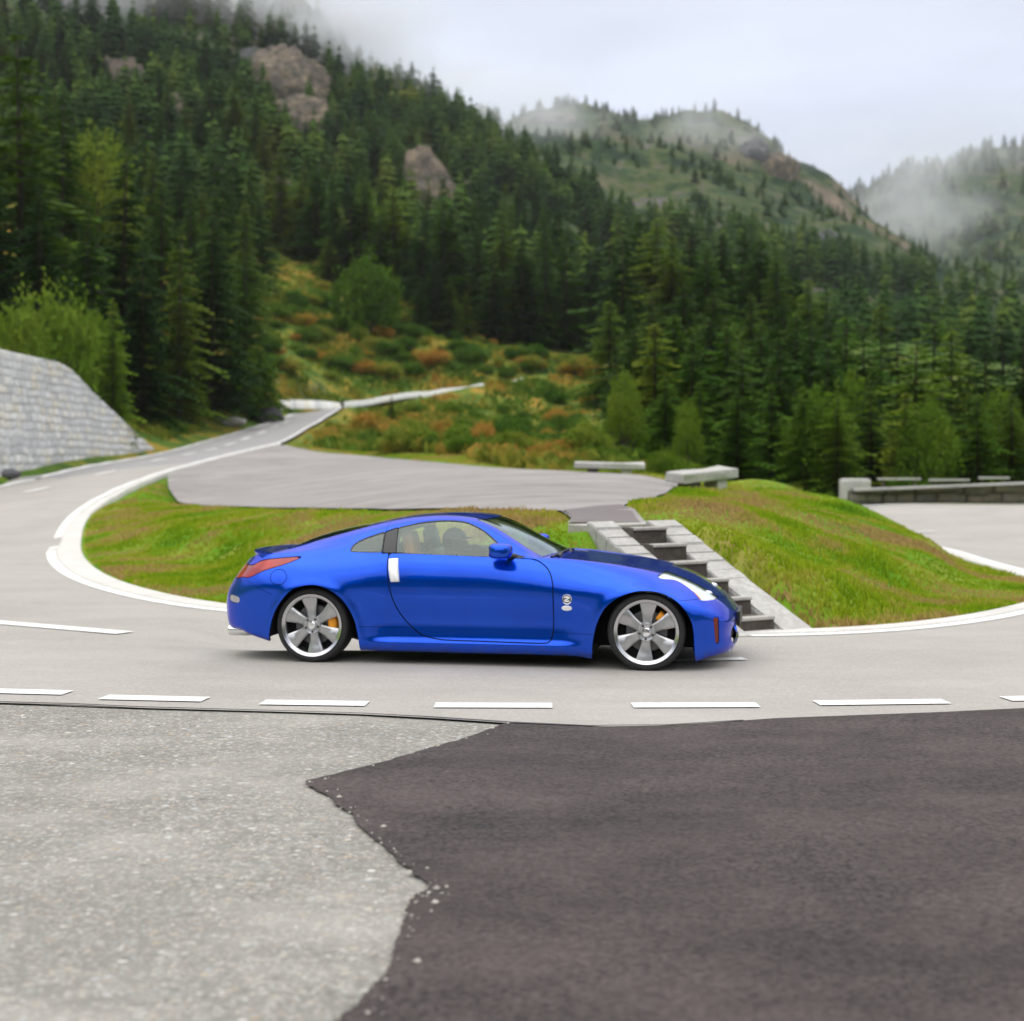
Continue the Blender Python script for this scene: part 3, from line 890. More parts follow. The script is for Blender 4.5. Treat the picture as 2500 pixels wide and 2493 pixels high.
def mat_masonry(name, pal, joint):
    m = M(name)
    m.set(Roughness=0.9)
    m.b.inputs["Specular IOR Level"].default_value = 0.2
    at = m.new("ShaderNodeAttribute")
    at.attribute_name = "stone"
    sp_ = m.new("ShaderNodeSeparateXYZ")
    m.l.new(at.outputs["Color"], sp_.inputs[0])
    col = m.ramp(sp_.outputs["X"], pal)
    c = m.coord("Object")
    n1 = m.noise(c, 3.0, 6, 0.7)
    col = m.mix(m.ramp(n1, [(0.35, (0.0, 0.0, 0.0)), (0.75, (0.55, 0.55, 0.55))]), col, (0.46, 0.45, 0.41))
    n2 = m.noise(c, 0.6, 4, 0.6)
    col = m.mix(m.ramp(n2, [(0.55, (0, 0, 0)), (0.8, (0.5, 0.5, 0.5))]), col, (0.34, 0.33, 0.28))
    col = m.mix(sp_.outputs["Y"], joint, col)
    m.color(col)
    m.bump(n1, 0.4, 0.03)
    return m.m
WALLST = mat_masonry("pale_rubble_masonry", [(0.0, (0.46, 0.47, 0.48)), (0.3, (0.60, 0.61, 0.62)), (0.6, (0.68, 0.69, 0.69)), (0.8, (0.66, 0.60, 0.48)), (0.95, (0.75, 0.75, 0.74))], (0.34, 0.335, 0.32))
PARAST = mat_masonry("brown_rubble_masonry", [(0.0, (0.12, 0.11, 0.10)), (0.4, (0.20, 0.18, 0.16)), (0.7, (0.24, 0.17, 0.10)), (0.95, (0.34, 0.33, 0.32))], (0.06, 0.05, 0.045))

def wall_face(path, zlo, zhi, mat, name, thick, batter=0.0, seed=3, du=0.09, dv=0.08, course=0.34, depth=0.05, cap=None):
    """a stone wall along path (dense xy); zlo/zhi arrays; the face looks to the right of travel, thickness behind"""
    L = np.asarray(path, float)
    d = np.concatenate([[0], np.cumsum(np.hypot(*np.diff(L, axis=0).T))])
    nu = max(4, int(d[-1] / du))
    s = np.linspace(0, d[-1], nu)
    P = np.stack([np.interp(s, d, L[:, 0]), np.interp(s, d, L[:, 1])], 1)
    lo, hi = np.interp(s, d, zlo), np.interp(s, d, zhi)
    t = np.gradient(P, axis=0); t /= np.hypot(*t.T)[:, None]
    nr = np.stack([t[:, 1], -t[:, 0]], 1)
    nv_ = max(4, int((hi - lo).max() / dv))
    f = np.linspace(0, 1, nv_)
    Z = lo[:, None] + (hi - lo)[:, None] * f[None]
    U = np.repeat(s[:, None], nv_, 1)
    hgt, rid = stone_texture(U, Z, seed, course)
    dd = depth * (hgt * (0.55 + 0.6 * rid)) + 0.012 * vnoise(U * 5, Z * 5)
    back = batter * (Z - lo[:, None])
    X = P[:, None, 0] + nr[:, None, 0] * (dd - back)
    Yy = P[:, None, 1] + nr[:, None, 1] * (dd - back)
    V = [np.stack([X, Yy, Z], -1).reshape(-1, 3)]
    idx = np.arange(nu * nv_).reshape(nu, nv_)
    F_ = [np.stack([idx[:-1, :-1], idx[:-1, 1:], idx[1:, 1:], idx[1:, :-1]], -1).reshape(-1, 4)]
    st_ = [np.stack([rid, hgt, hgt * 0], -1).reshape(-1, 3)]
    base = nu * nv_
    # top, back and ends
    bk = batter * (hi - lo)
    topb = np.column_stack([P[:, 0] - nr[:, 0] * (bk + thick), P[:, 1] - nr[:, 1] * (bk + thick), hi])
    botb = np.column_stack([P[:, 0] - nr[:, 0] * (thick + 0.2), P[:, 1] - nr[:, 1] * (thick + 0.2), lo])
    V += [topb, botb]
    rid_t = ((np.sin(np.floor(s / 0.7) * 91.7) * 4375.85) % 1.0)
    st_ += [np.column_stack([rid_t, np.ones(nu), np.zeros(nu)])] * 2
    a = np.arange(nu - 1)
    F_.append(np.stack([idx[:-1, -1], base + a, base + a + 1, idx[1:, -1]], 1))
    F_.append(np.stack([base + a, base + nu + a, base + nu + a + 1, base + a + 1], 1))
    for e_ in (0, nu - 1):
        col = idx[e_]
        m_ = len(col) // 2
        q = [[col[k_], col[k_ + 1], base + e_, base + e_] for k_ in range(len(col) - 1)]
        for k_ in range(len(col) - 1):
            pass
        tri = np.array([[col[0], col[-1], base + e_, base + nu + e_]])
        F_.append(tri)
    o = obj_np(name, np.concatenate(V), np.concatenate(F_), mat)
    at = o.data.color_attributes.new("stone", 'FLOAT_COLOR', 'POINT')
    c = np.ones((len(o.data.vertices), 4), np.float32)
    c[:, :3] = np.concatenate(st_)[:len(c)]
    at.data.foreach_set("color", c.ravel())
    return o

wl_ = dense([OUTER_L[3], OUTER_L[4], OUTER_L[5], OUTER_L[6], OUTER_L[7], OUTER_L[8], OUTER_L[9], OUTER_L[10]], 0.5)
tn_ = np.gradient(wl_, axis=0); tn_ /= np.hypot(*tn_.T)[:, None]
wl_ = wl_ + np.stack([tn_[:, 1], -tn_[:, 0]], 1) * 0.75          # set back from the road edge
# which side is away from the road: X must get smaller
if wl_[0, 0] > OUTER_L[3][0]:
    wl_ = wl_ - 2 * 0.75 * np.stack([tn_[:, 1], -tn_[:, 0]], 1)
ylo = tz(wl_[:, 0], wl_[:, 1]) - 0.15
ytop = np.interp(wl_[:, 1], [30, 50, 58, 65.2, 67, 70, 73.5, 77, 80], [6.6, 6.3, 6.12, 6.15, 5.9, 5.05, 4.15, 3.2, 2.45])
WALL = wall_face(wl_[::-1], ylo[::-1], np.maximum(ytop, ylo + 0.1)[::-1], WALLST, "retaining_wall", 0.9, batter=0.10, seed=5)
tag(WALL, "tall pale grey stone retaining wall with a sloping end beside the uphill road", "stone wall")

pr_l = dense([(W3(2330, 949, 45.2)), W3(1932, 948, 45.2), W3(1590, 948, 45.4)], 0.4)
zlo = road_z(pr_l[:, 0], pr_l[:, 1]) - 0.1
zhi = np.interp(pr_l[:, 0], [9.8, 15.5, 22], [CH - (928 - YHP) * 45.4 / FPX, CH - (914 - YHP) * 45.2 / FPX, 1.16])
pw = wall_face(pr_l[::-1], zlo[::-1], zhi[::-1], PARAST, "parapet_wall", 0.45, batter=0.0, seed=9, course=0.26, du=0.08, dv=0.06, depth=0.04)
tag(pw, "low brown stone parapet with a pale coping along the far bend on the right", "stone wall")
t_ = np.gradient(pr_l, axis=0); t_ /= np.hypot(*t_.T)[:, None]
V, F_ = [], []
for p, tt, z_ in zip(pr_l, t_, zhi):
    nn = np.array([-tt[1], tt[0]])
    for o_, h_ in ((-0.55, 0.0), (-0.55, 0.07), (0.10, 0.07), (0.10, 0.0)):
        V.append((p[0] - nn[0] * o_, p[1] - nn[1] * o_, z_ + 0.002 + h_))
for i in range(len(pr_l) - 1):
    for k_ in range(4):
        F_.append((i * 4 + k_, i * 4 + (k_ + 1) % 4, (i + 1) * 4 + (k_ + 1) % 4, (i + 1) * 4 + k_))
cp = obj_np("coping", V, F_, CONCW, pw)

# --- the stone steps
LANDING = None
STAIR = empty("stone_staircase", (SB[0], SB[1], 0))
tag(STAIR, "short flight of dark stone steps between pale block side walls ahead of the car", "stairs")
def sp(u, v, z):    # u along the flight, v to the right
    p = dr_ * u + sd_ * v
    return (p[0], p[1], z)
NST = 6
for k_ in range(NST):
    bm = bmesh.new()
    u0, u1 = LEN * k_ / NST, LEN * (k_ + 1) / NST + 0.04
    z1_ = HT * (k_ + 1) / NST
    pts = [sp(u0, -0.22, -0.2), sp(u0, 0.22, -0.2), sp(u1, 0.22, -0.2), sp(u1, -0.22, -0.2), sp(u0, -0.22, z1_ - 0.006), sp(u0, 0.22, z1_ - 0.006), sp(u1, 0.22, z1_ - 0.006), sp(u1, -0.22, z1_ - 0.006)]
    vs_ = [bm.verts.new(p) for p in pts]
    for f in ((0, 1, 2, 3), (4, 5, 6, 7), (0, 1, 5, 4), (1, 2, 6, 5), (2, 3, 7, 6), (3, 0, 4, 7)):
        bm.faces.new([vs_[i] for i in f])
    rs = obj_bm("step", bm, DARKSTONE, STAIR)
    bm = bmesh.new()
    pts = [sp(u0 - 0.03, -0.217, z1_ - 0.032), sp(u0 - 0.03, 0.217, z1_ - 0.032), sp(u0 + 0.07, 0.217, z1_ - 0.032), sp(u0 + 0.07, -0.217, z1_ - 0.032)]
    vs_ = [bm.verts.new(p) for p in pts] + [bm.verts.new((p[0], p[1], z1_ + 0.004)) for p in pts]
    for f in ((0, 1, 2, 3), (4, 5, 6, 7), (0, 1, 5, 4), (1, 2, 6, 5), (2, 3, 7, 6), (3, 0, 4, 7)):
        bm.faces.new([vs_[i] for i in f])
    bmesh.ops.bevel(bm, geom=bm.edges[:], offset=0.008, segments=1, affect='EDGES')
    obj_bm("nosing", bm, CONC, rs)
bm = bmesh.new()
pts = [sp(LEN + 0.045, -0.545, 0.3), sp(LEN + 0.045, 0.605, 0.3), sp(LEN + 0.40, 0.605, 0.3), sp(LEN + 0.40, -0.545, 0.3)]
vs_ = [bm.verts.new(p) for p in pts] + [bm.verts.new((p[0], p[1], HT + 0.022)) for p in pts]
for f in ((0, 1, 2, 3), (4, 5, 6, 7), (0, 1, 5, 4), (1, 2, 6, 5), (2, 3, 7, 6), (3, 0, 4, 7)):
    bm.faces.new([vs_[i] for i in f])
bmesh.ops.bevel(bm, geom=bm.edges[:], offset=0.01, segments=1, affect='EDGES')
obj_bm("landing", bm, CONC, STAIR)
for v0, v1, nm in ((-0.56, -0.22, "side_wall"), (0.22, 0.62, "side_wall")):
    bm = bmesh.new()
    nb_ = 13
    ext0, ext1 = -0.22, LEN + 0.03
    for k_ in range(nb_):
        a, b = ext0 + (ext1 - ext0) * k_ / nb_ + 0.006, ext0 + (ext1 - ext0) * (k_ + 1) / nb_ - 0.006
        zz = lambda u: np.clip((u - 0.0) / LEN, -0.04, 1.0) * HT + 0.06
        j = 0.012 * (rng.random() - 0.5)
        za, zb_ = zz(a) + j, zz(b) + j
        pts = [sp(a, v0 + 0.001, -0.3), sp(a, v1 - 0.001, -0.3), sp(b, v1 - 0.001, -0.3), sp(b, v0 + 0.001, -0.3), sp(a, v0 + 0.001, za), sp(a, v1 - 0.001, za), sp(b, v1 - 0.001, zb_), sp(b, v0 + 0.001, zb_)]
        vs_ = [bm.verts.new(p) for p in pts]
        fcs = [bm.faces.new([vs_[i] for i in f]) for f in ((0, 1, 2, 3), (4, 5, 6, 7), (0, 1, 5, 4), (1, 2, 6, 5), (2, 3, 7, 6), (3, 0, 4, 7))]
        bmesh.ops.bevel(bm, geom=list({e_ for f in fcs[1:2] for e_ in f.edges}), offset=0.012, segments=2, affect='EDGES')
    # mortar core just below the blocks
    a, b = ext0 + 0.01, ext1 - 0.01
    pts = [sp(a, v0 + 0.02, -0.3), sp(a, v1 - 0.02, -0.3), sp(b, v1 - 0.02, -0.3), sp(b, v0 + 0.02, -0.3), sp(a, v0 + 0.02, zz(a) - 0.03), sp(a, v1 - 0.02, zz(a) - 0.03), sp(b, v1 - 0.02, zz(b) - 0.03), sp(b, v0 + 0.02, zz(b) - 0.03)]
    vs_ = [bm.verts.new(p) for p in pts]
    for f in ((0, 1, 2, 3), (4, 5, 6, 7), (0, 1, 5, 4), (1, 2, 6, 5), (2, 3, 7, 6), (3, 0, 4, 7)):
        bm.faces.new([vs_[i] for i in f])
    obj_bm(nm, bm, CONCW, STAIR)

# --- stone benches
def bench(px, py_top, Y, length, yaw, label, th=0.14):
    x_ = (px - CXP) * Y / FPX
    ztop = CH - (py_top - YHP) * Y / FPX
    zg = tz(x_, Y)[0]
    b = empty("stone_bench", (x_, Y, zg), yaw)
    tag(b, label, "bench", "stone slab benches at the lay-by")
    h = ztop - zg
    bm = bmesh.new()
    tilt = Matrix.Rotation(math.radians(4 if th > 0.15 else 3), 3, 'X') @ Matrix.Rotation(math.radians(-5.0 if th > 0.15 else 0.6), 3, 'Y')
    bm_box(bm, (0, 0, h - th / 2), (length, 0.60, th), tilt, bev=0.03)
    bmesh.ops.subdivide_edges(bm, edges=bm.edges[:], cuts=2, use_grid_fill=True)
    for v in bm.verts:
        v.co += Vector((0.03 * vnoise(np.array([v.co.x * 4]), np.array([v.co.y * 6]))[0], 0.03 * vnoise(np.array([v.co.x * 3 + 9]), np.array([v.co.z * 6]))[0], 0.02 * vnoise(np.array([v.co.x * 5 + 4]), np.array([v.co.y * 5]))[0]))
    obj_bm("slab", bm, CONCW, b)
    for sg in (-1, 1):
        bm = bmesh.new()
        bm_box(bm, (sg * length * 0.24, 0, (h - th) / 2 - 0.06), (0.26, 0.42, h - th + 0.12), bev=0.015)
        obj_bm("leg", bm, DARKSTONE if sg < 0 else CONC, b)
    return b
bench(1325, 887, 30.2, 1.50, math.radians(36), "pale stone slab bench standing on the grass, nearest to the stairs and tilted in view", 0.20)
bench(1150, 873, 36.8, 1.72, math.radians(-3), "pale stone slab bench at the far edge of the lay-by, seen square on")

# --- white painted block and pale rails beyond the parapet
x_, _, z_ = W3(1614, 909, 48)
zg = tz(x_, 48)[0]
bm = bmesh.new()
bm_box(bm, (0, 0, (z_ - zg) / 2 - 0.1), (0.95, 0.5, z_ - zg + 0.40), bev=0.10)
for v in bm.verts:
    v.co.x += 0.03 * vnoise(np.array([v.co.z * 5]), np.array([v.co.y * 5]))[0]
blk = obj_bm("guard_stone", bm, CONCW)
blk.location = (x_, 48, zg)
tag(blk, "white painted guard stone standing behind the left end of the brown parapet", "guard stone")
for px0, px1, py, Y, lab in ((1655, 1738, 904, 49, "thin white rail just right of the white guard stone behind the parapet"), (1752, 1830, 906, 50, "thin pale rail behind the middle of the brown parapet"), (1846, 1905, 902, 50, "thin pale rail behind the brown parapet, farthest from the white guard stone")):
    xa, xb = W3(px0, py, Y)[0], W3(px1, py, Y)[0]
    z_ = W3(px0, py, Y)[2]
    zg = tz((xa + xb) / 2, Y)[0]
    b = empty("guard_rail", ((xa + xb) / 2, Y, zg))
    tag(b, lab, "rail")
    bm = bmesh.new()
    bm_box(bm, (0, 0, z_ - zg), (xb - xa, 0.06, 0.075), bev=0.012)
    obj_bm("beam", bm, CONCW, b)
    for sg in (-1, 1):
        bm = bmesh.new()
        bm_box(bm, (sg * (xb - xa) * 0.36, 0.06, (z_ - zg) / 2 - 0.1), (0.09, 0.06, z_ - zg + 0.2), bev=0.01)
        obj_bm("post", bm, DARKSTONE, b)

# --- barrier on the upper bend: low pale parapet
ub = dense([(-18.6, 119, 0), (-17.5, 123.0, 0), (-14.2, 126.8, 0), (-8.6, 131, 0)], 0.5)
zl = road_z(ub[:, 0], ub[:, 1]) - 0.2
bar = wall_face(ub[::-1], zl[::-1], zl[::-1] + 0.72, WALLST, "parapet_wall", 0.4, seed=21, course=0.3, du=0.12, dv=0.1, depth=0.03)
tag(bar, "low pale parapet round the upper bend of the road, far away at centre left", "stone wall")

# ------------------------------------------------------------------ vegetation
NEEDLE = mat_foliage("spruce_needles", [(0.2, (0.010, 0.034, 0.003)), (0.5, (0.030, 0.078, 0.005)), (0.72, (0.075, 0.13, 0.008)), (0.9, (0.12, 0.15, 0.012))], 0.9, 0.7, 0.2)
NEEDLE_L = mat_foliage("light_spruce_needles", [(0.2, (0.030, 0.085, 0.004)), (0.5, (0.075, 0.155, 0.008)), (0.75, (0.16, 0.21, 0.014))], 0.9, 0.6, 0.25)
LEAF = mat_foliage("broad_leaves", [(0.25, (0.050, 0.11, 0.008)), (0.5, (0.10, 0.18, 0.012)), (0.75, (0.19, 0.24, 0.025))], 0.9, 0.45, 0.3)
SHRUB = mat_foliage("shrub_leaves", [(0.15, (0.05, 0.12, 0.012)), (0.42, (0.10, 0.19, 0.02)), (0.58, (0.20, 0.25, 0.03)), (0.72, (0.34, 0.27, 0.04)), (0.88, (0.42, 0.22, 0.045))], 0.8, 0.85, 0.3)
FARNEEDLE = mat_foliage("far_spruce_needles", [(0.28, (0.010, 0.032, 0.007)), (0.46, (0.024, 0.062, 0.009)), (0.58, (0.06, 0.11, 0.014)), (0.72, (0.14, 0.16, 0.025))], 0.045, 0.0, 0.1)
BARK = plain("bark", (0.055, 0.040, 0.030), 0.9, 0, 0.35)

def quads_to(V, F_, c, u, v):
    b = len(V)
    V += [c - u, c - v * 0.55, c + u, c + v]
    F_.append((b, b + 1, b + 2, b + 3))

def conifer_meshes(seed, whorls=30, lean=0.0, R=0.20, dens=8, droop=0.25):
    """unit-height spruce: crown and trunk meshes"""
    r_ = np.random.default_rng(seed)
    V, F_ = [], []
    for w in range(whorls):
        t = 0.04 + 0.95 * (w + 0.9 * r_.random()) / whorls
        rad = R * (1 - t) ** 0.8 * (0.75 + 0.4 * r_.random()) * (0.55 + 0.45 * min(1, t / 0.12)) + 0.006
        nb_ = max(4, int(dens * (1 - 0.35 * t)))
        a0 = r_.random() * 6.28
        for k_ in range(nb_):
            a = a0 + 6.283 * k_ / nb_ + 0.5 * (r_.random() - 0.5)
            L = rad * (0.45 + 0.75 * r_.random())
            t_b = t + 0.022 * (r_.random() - 0.5)
            dr_b = droop * (0.6 + 0.8 * r_.random())
            d = np.array([math.cos(a), math.sin(a), 0.0])
            s_ = np.array([-math.sin(a), math.cos(a), 0.0])
            nseg = max(2, int(5 * L / R) + 2)
            for q_ in range(nseg):
                f = (q_ + 0.7) / nseg
                z = t_b + L * (0.12 * f - dr_b * f * f * 1.6) + 0.004 * (r_.random() - 0.5)
                c = d * (L * f) + np.array([0, 0, z])
                hw = 0.36 * L * (1.05 - 0.75 * f) + 0.004
                ln_ = L / nseg * 0.95 + 0.004
                for side in (-1, 1):
                    dir_ = (d * 0.75 + s_ * side * (0.8 + 0.3 * r_.random()))
                    dir_ = dir_ / np.linalg.norm(dir_)
                    tipz = -0.35 * hw - 0.2 * hw * r_.random()
                    tip = c + dir_ * hw + np.array([0, 0, tipz])
                    wv = d * ln_ * 0.55
                    b = len(V)
                    V += [c - wv, c + wv * 0.8 + np.array([0, 0, 0.002]), tip + wv * 0.25, tip - wv * 0.35]
                    F_.append((b, b + 1, b + 2, b + 3))
    top = np.array([0, 0, 1.0])
    V = np.array(V)
    V[:, 0] += lean * V[:, 2] ** 2
    crown = bpy.data.meshes.new("crown")
    o = obj_np("tmp", V, np.array(F_), NEEDLE)
    crown = o.data
    bpy.data.objects.remove(o)
    bm = bmesh.new()
    bm_tube(bm, [(0, 0, -0.06), (0, 0, 0.1), (lean * 0.2, 0, 0.5), (lean, 0, 0.97)], [0.012, 0.010, 0.006, 0.0015], 8)
    o = obj_bm("tmp", bm, BARK, None, True)
    trunk = o.data
    bpy.data.objects.remove(o)
    return crown, trunk

CON = [conifer_meshes(11 + i, whorls=w, lean=l, R=r, dens=d, droop=dr) for i, (w, l, r, d, dr) in enumerate(((34, 0.01, 0.17, 9, 0.26), (30, -0.01, 0.20, 8, 0.3), (34, 0.0, 0.22, 9, 0.24), (36, 0.012, 0.155, 9, 0.3), (33, -0.006, 0.25, 9, 0.22)))]
CONL = []
for i in (2, 4):
    c = CON[i][0].copy(); c.materials.clear(); c.materials.append(NEEDLE_L)
    CONL.append((c, CON[i][1]))

def plant_tree(name, meshes, x, y, z, h, label, cat, group=None, wide=1.0, rz=None):
    e_ = empty(name, (x, y, z), rz if rz is not None else rng.random() * 6.28)
    e_.scale = (h * wide, h * wide, h)
    tag(e_, label, cat, group)
    for nm, me in zip(("crown", "trunk"), meshes):
        o = bpy.data.objects.new(nm, me)
        link(o, e_)
    return e_

def leafy_mesh(seed, blobs, n, leaf, mat, squash=1.0):
    """leaf-sized faces spread through several lumps: blobs = (x, y, z, r)"""
    r_ = np.random.default_rng(seed)
    V, F_ = [], []
    tot = sum(b[3] ** 2 for b in blobs)
    for bx, by, bz, br_ in blobs:
        m_ = int(n * br_ ** 2 / tot)
        for _ in range(m_):
            d = r_.normal(size=3); d /= np.linalg.norm(d)
            rr = br_ * (0.55 + 0.5 * r_.random() ** 0.6) * (1 + 0.25 * math.sin(d[0] * 5 + seed) * math.sin(d[1] * 4 + d[2] * 5))
            c = np.array([bx, by, bz]) + d * rr * np.array([1, 1, squash])
            u = r_.normal(size=3); u /= np.linalg.norm(u)
            v = np.cross(u, r_.normal(size=3)); v /= np.linalg.norm(v) + 1e-9
            s_ = leaf * (0.6 + 0.8 * r_.random())
            b = len(V)
            V += [c - u * s_, c - v * s_ * 0.5, c + u * s_, c + v * s_ * 0.5]
            F_.append((b, b + 1, b + 2, b + 3))
    for _ in range(n // 55):
        bx, by, bz, br_ = blobs[int(r_.integers(len(blobs)))]
        d = r_.normal(size=3); d[2] = abs(d[2]) + 0.35; d /= np.linalg.norm(d)
        L = br_ * r_.uniform(1.05, 1.65)
        for k_ in range(7):
            c = np.array([bx, by, bz]) + d * (br_ * 0.7 + (L - br_ * 0.7) * k_ / 6) + r_.normal(size=3) * leaf * 0.5
            u = r_.normal(size=3); u /= np.linalg.norm(u)
            v = np.cross(u, r_.normal(size=3)); v /= np.linalg.norm(v) + 1e-9
            s_ = leaf * r_.uniform(0.5, 1.0)
            b = len(V)
            V += [c - u * s_, c - v * s_ * 0.5, c + u * s_, c + v * s_ * 0.5]
            F_.append((b, b + 1, b + 2, b + 3))
    o = obj_np("tmp", np.array(V), np.array(F_), mat)
    me = o.data
    bpy.data.objects.remove(o)
    return me
def stems_mesh(blobs, r0=0.02):
    bm = bmesh.new()
    for bx, by, bz, br_ in blobs:
        bm_tube(bm, [(0.02 * bx, 0.02 * by, -0.08), (bx * 0.4, by * 0.4, bz * 0.45), (bx, by, bz)], [r0 * 1.6, r0, r0 * 0.35], 6)
    o = obj_bm("tmp", bm, BARK, None, True)
    me = o.data
    bpy.data.objects.remove(o)
    return me
BUSHB = [[(0, 0, 0.5, 0.42), (0.35, 0.1, 0.4, 0.32), (-0.35, -0.1, 0.42, 0.34), (0.05, 0.3, 0.35, 0.3), (0.1, -0.32, 0.32, 0.3)],
         [(0.1, 0, 0.62, 0.36), (-0.3, 0.1, 0.45, 0.36), (0.4, -0.1, 0.35, 0.28), (-0.1, -0.3, 0.3, 0.3)],
         [(0, 0, 0.38, 0.34), (0.5, 0, 0.3, 0.28), (-0.5, 0.05, 0.32, 0.3), (0.2, 0.3, 0.3, 0.28), (-0.2, -0.3, 0.28, 0.26)]]
BUSH = [(leafy_mesh(40 + i, b, 2400, 0.045, SHRUB), stems_mesh(b, 0.02)) for i, b in enumerate(BUSHB)]
BUSHG = [(leafy_mesh(50 + i, b, 3000, 0.04, LEAF), stems_mesh(b, 0.02)) for i, b in enumerate(BUSHB[:2])]
TREEB = [(0, 0, 0.72, 0.24), (0.16, 0.05, 0.58, 0.19), (-0.17, -0.04, 0.56, 0.2), (0.05, 0.16, 0.45, 0.17), (-0.04, -0.17, 0.42, 0.17), (0.2, -0.1, 0.36, 0.13), (-0.2, 0.12, 0.34, 0.14)]
DECID = (leafy_mesh(61, TREEB, 5200, 0.016, LEAF), stems_mesh(TREEB, 0.016))

N_TREE = 0
def tree_at(px, top, Y, kind=None, label=None, group=None, wide=1.0, light=False, name="spruce_tree", cat="spruce"):
    global N_TREE
    x_ = (px - CXP) * Y / FPX
    zg = tz(x_, Y)[0]
    ztop = CH - (top - YHP) * Y / FPX
    h = max(2.0, ztop - zg)
    kind = int(rng.integers(5)) if kind is None else kind
    ms = CONL[kind % 2] if light else CON[kind]
    N_TREE += 1
    return plant_tree(name, ms, x_, Y, zg - 0.1, h, label, cat, group, wide)

# big spruces on the left, each one told apart
for px, top, Y, kd, wd, lab in (
        (40, 45, 92, 1, 1.15, "tallest dark spruce at the left edge, towering above the stone wall"),
        (-15, 300, 86, 2, 1.0, "dark spruce cut by the left edge in front of the tallest one"),
        (118, 150, 112, 3, 1.0, "slim dark spruce just right of the tallest spruce at the left edge"),
        (232, 270, 97, 0, 1.15, "tall dark spruce standing right of the pale green broadleaf tree"),
        (305, 335, 106, 3, 1.2, "slender dark spruce between two broader ones above the brown slope"),
        (400, 395, 100, 2, 1.1, "broad dark spruce at the foot of the slope, right end of the tall group"),
        (338, 430, 94, 1, 1.0, "shorter dark spruce left of the broad one, in front of the tall group"),
        (462, 470, 108, 4, 0.9, "bushy dark spruce half hidden behind the broad spruce's right side"),
        (165, 360, 88, 4, 0.85, "wide dark spruce in front of the slim one, above the light green bushes"),
        (75, 330, 84, 2, 0.9, "dark spruce directly behind the light green bush above the wall"),
        (270, 450, 88, 2, 0.95, "low dark spruce in front of the tall dark spruce above the brown slope")):
    tree_at(px, top, Y, kd, lab, None, wd * 1.3)
tree_at(213, 552, 76, 0, "small bright green young spruce beside the end of the stone wall", None, 1.0, light=True)
x_ = (182 - CXP) * 116 / FPX
plant_tree("broadleaf_tree", DECID, x_, 116, tz(x_, 116)[0] - 0.1, CH - (232 - YHP) * 116 / FPX - tz(x_, 116)[0], "pale green broadleaf tree showing between the tall dark spruces on the left", "tree", None, 0.8)

# middle slope
MID = "dark spruce in the stand on the slope above the upper bend"
BASE_X, BASE_Y = [480, 500, 560, 640, 700, 800, 900, 1000, 1060, 1140], [470, 476, 505, 555, 585, 628, 645, 655, 662, 668]
for px, top in ((505, 330), (535, 300), (568, 335), (598, 300), (630, 322), (662, 350), (690, 330), (716, 395), (742, 345), (770, 410), (798, 420), (822, 470), (852, 385), (880, 545), (848, 520), (905, 430), (930, 470), (950, 390), (968, 520), (985, 440), (1005, 480), (1030, 470), (1050, 540), (1068, 450), (1092, 520), (1112, 470), (1132, 560), (1150, 440), (1020, 580), (930, 560), (790, 520), (740, 500), (690, 470), (620, 440), (1080, 585)):
    py_ = float(np.interp(px, BASE_X, BASE_Y)) - (0 if top > 430 else rng.uniform(10, 60))
    h_ = cast(px, py_, 118)
    if h_ is None: continue
    tree_at(px, top, h_[1], None, MID, "spruces on the slope above the upper bend", 1.3 + 0.5 * rng.random(), light=(rng.random() < 0.15))

# right stand, just beyond the island and the parapet
RF = "dark green spruce in the front row of the thick stand behind the benches"
for px, top, Y in ((1165, 640, 70), (1200, 610, 74), (1236, 600, 68), (1272, 585, 72), (1305, 622, 66), (1338, 590, 72), (1372, 606, 68), (1404, 640, 64), (1436, 600, 70), (1470, 625, 66), (1500, 575, 74), (1530, 596, 70), (1562, 640, 64), (1596, 585, 72), (1630, 600, 70), (1662, 560, 78), (1694, 590, 72), (1726, 628, 66), (1760, 585, 74), (1795, 610, 70), (1828, 590, 76), (1862, 625, 68), (1896, 590, 74), (1930, 610, 70), (1965, 585, 76), (2000, 600, 70), (1180, 690, 62), (1255, 700, 60), (1320, 710, 60), (1390, 730, 58), (1455, 715, 60), (1515, 720, 58), (1580, 740, 57), (1645, 715, 60), (1710, 730, 58), (1775, 720, 59), (1845, 735, 58), (1910, 720, 59), (1975, 725, 58)):
    tree_at(px, top, Y, int(rng.integers(5)), RF, "spruces in the thick stand behind the benches", 1.5 + 0.5 * rng.random(), light=(rng.random() < 0.42))
RB = "dark spruce in the second row, rising behind the thick stand at right"
for px, top, Y in ((1175, 425, 140), (1205, 395, 150), (1240, 405, 146), (1268, 440, 132), (1300, 420, 142), (1335, 455, 130), (1366, 430, 142), (1400, 415, 148), (1432, 440, 140), (1465, 470, 130), (1496, 480, 134), (1525, 520, 120), (1555, 545, 118), (1150, 560, 120), (1190, 560, 112), (1230, 550, 116), (1345, 545, 108), (1290, 530, 112), (1420, 545, 110), (1480, 560, 106), (1570, 590, 112)):
    tree_at(px, top, Y, None, RB, "spruces in the second row behind the benches", 1.5 + 0.5 * rng.random(), light=(rng.random() < 0.2))

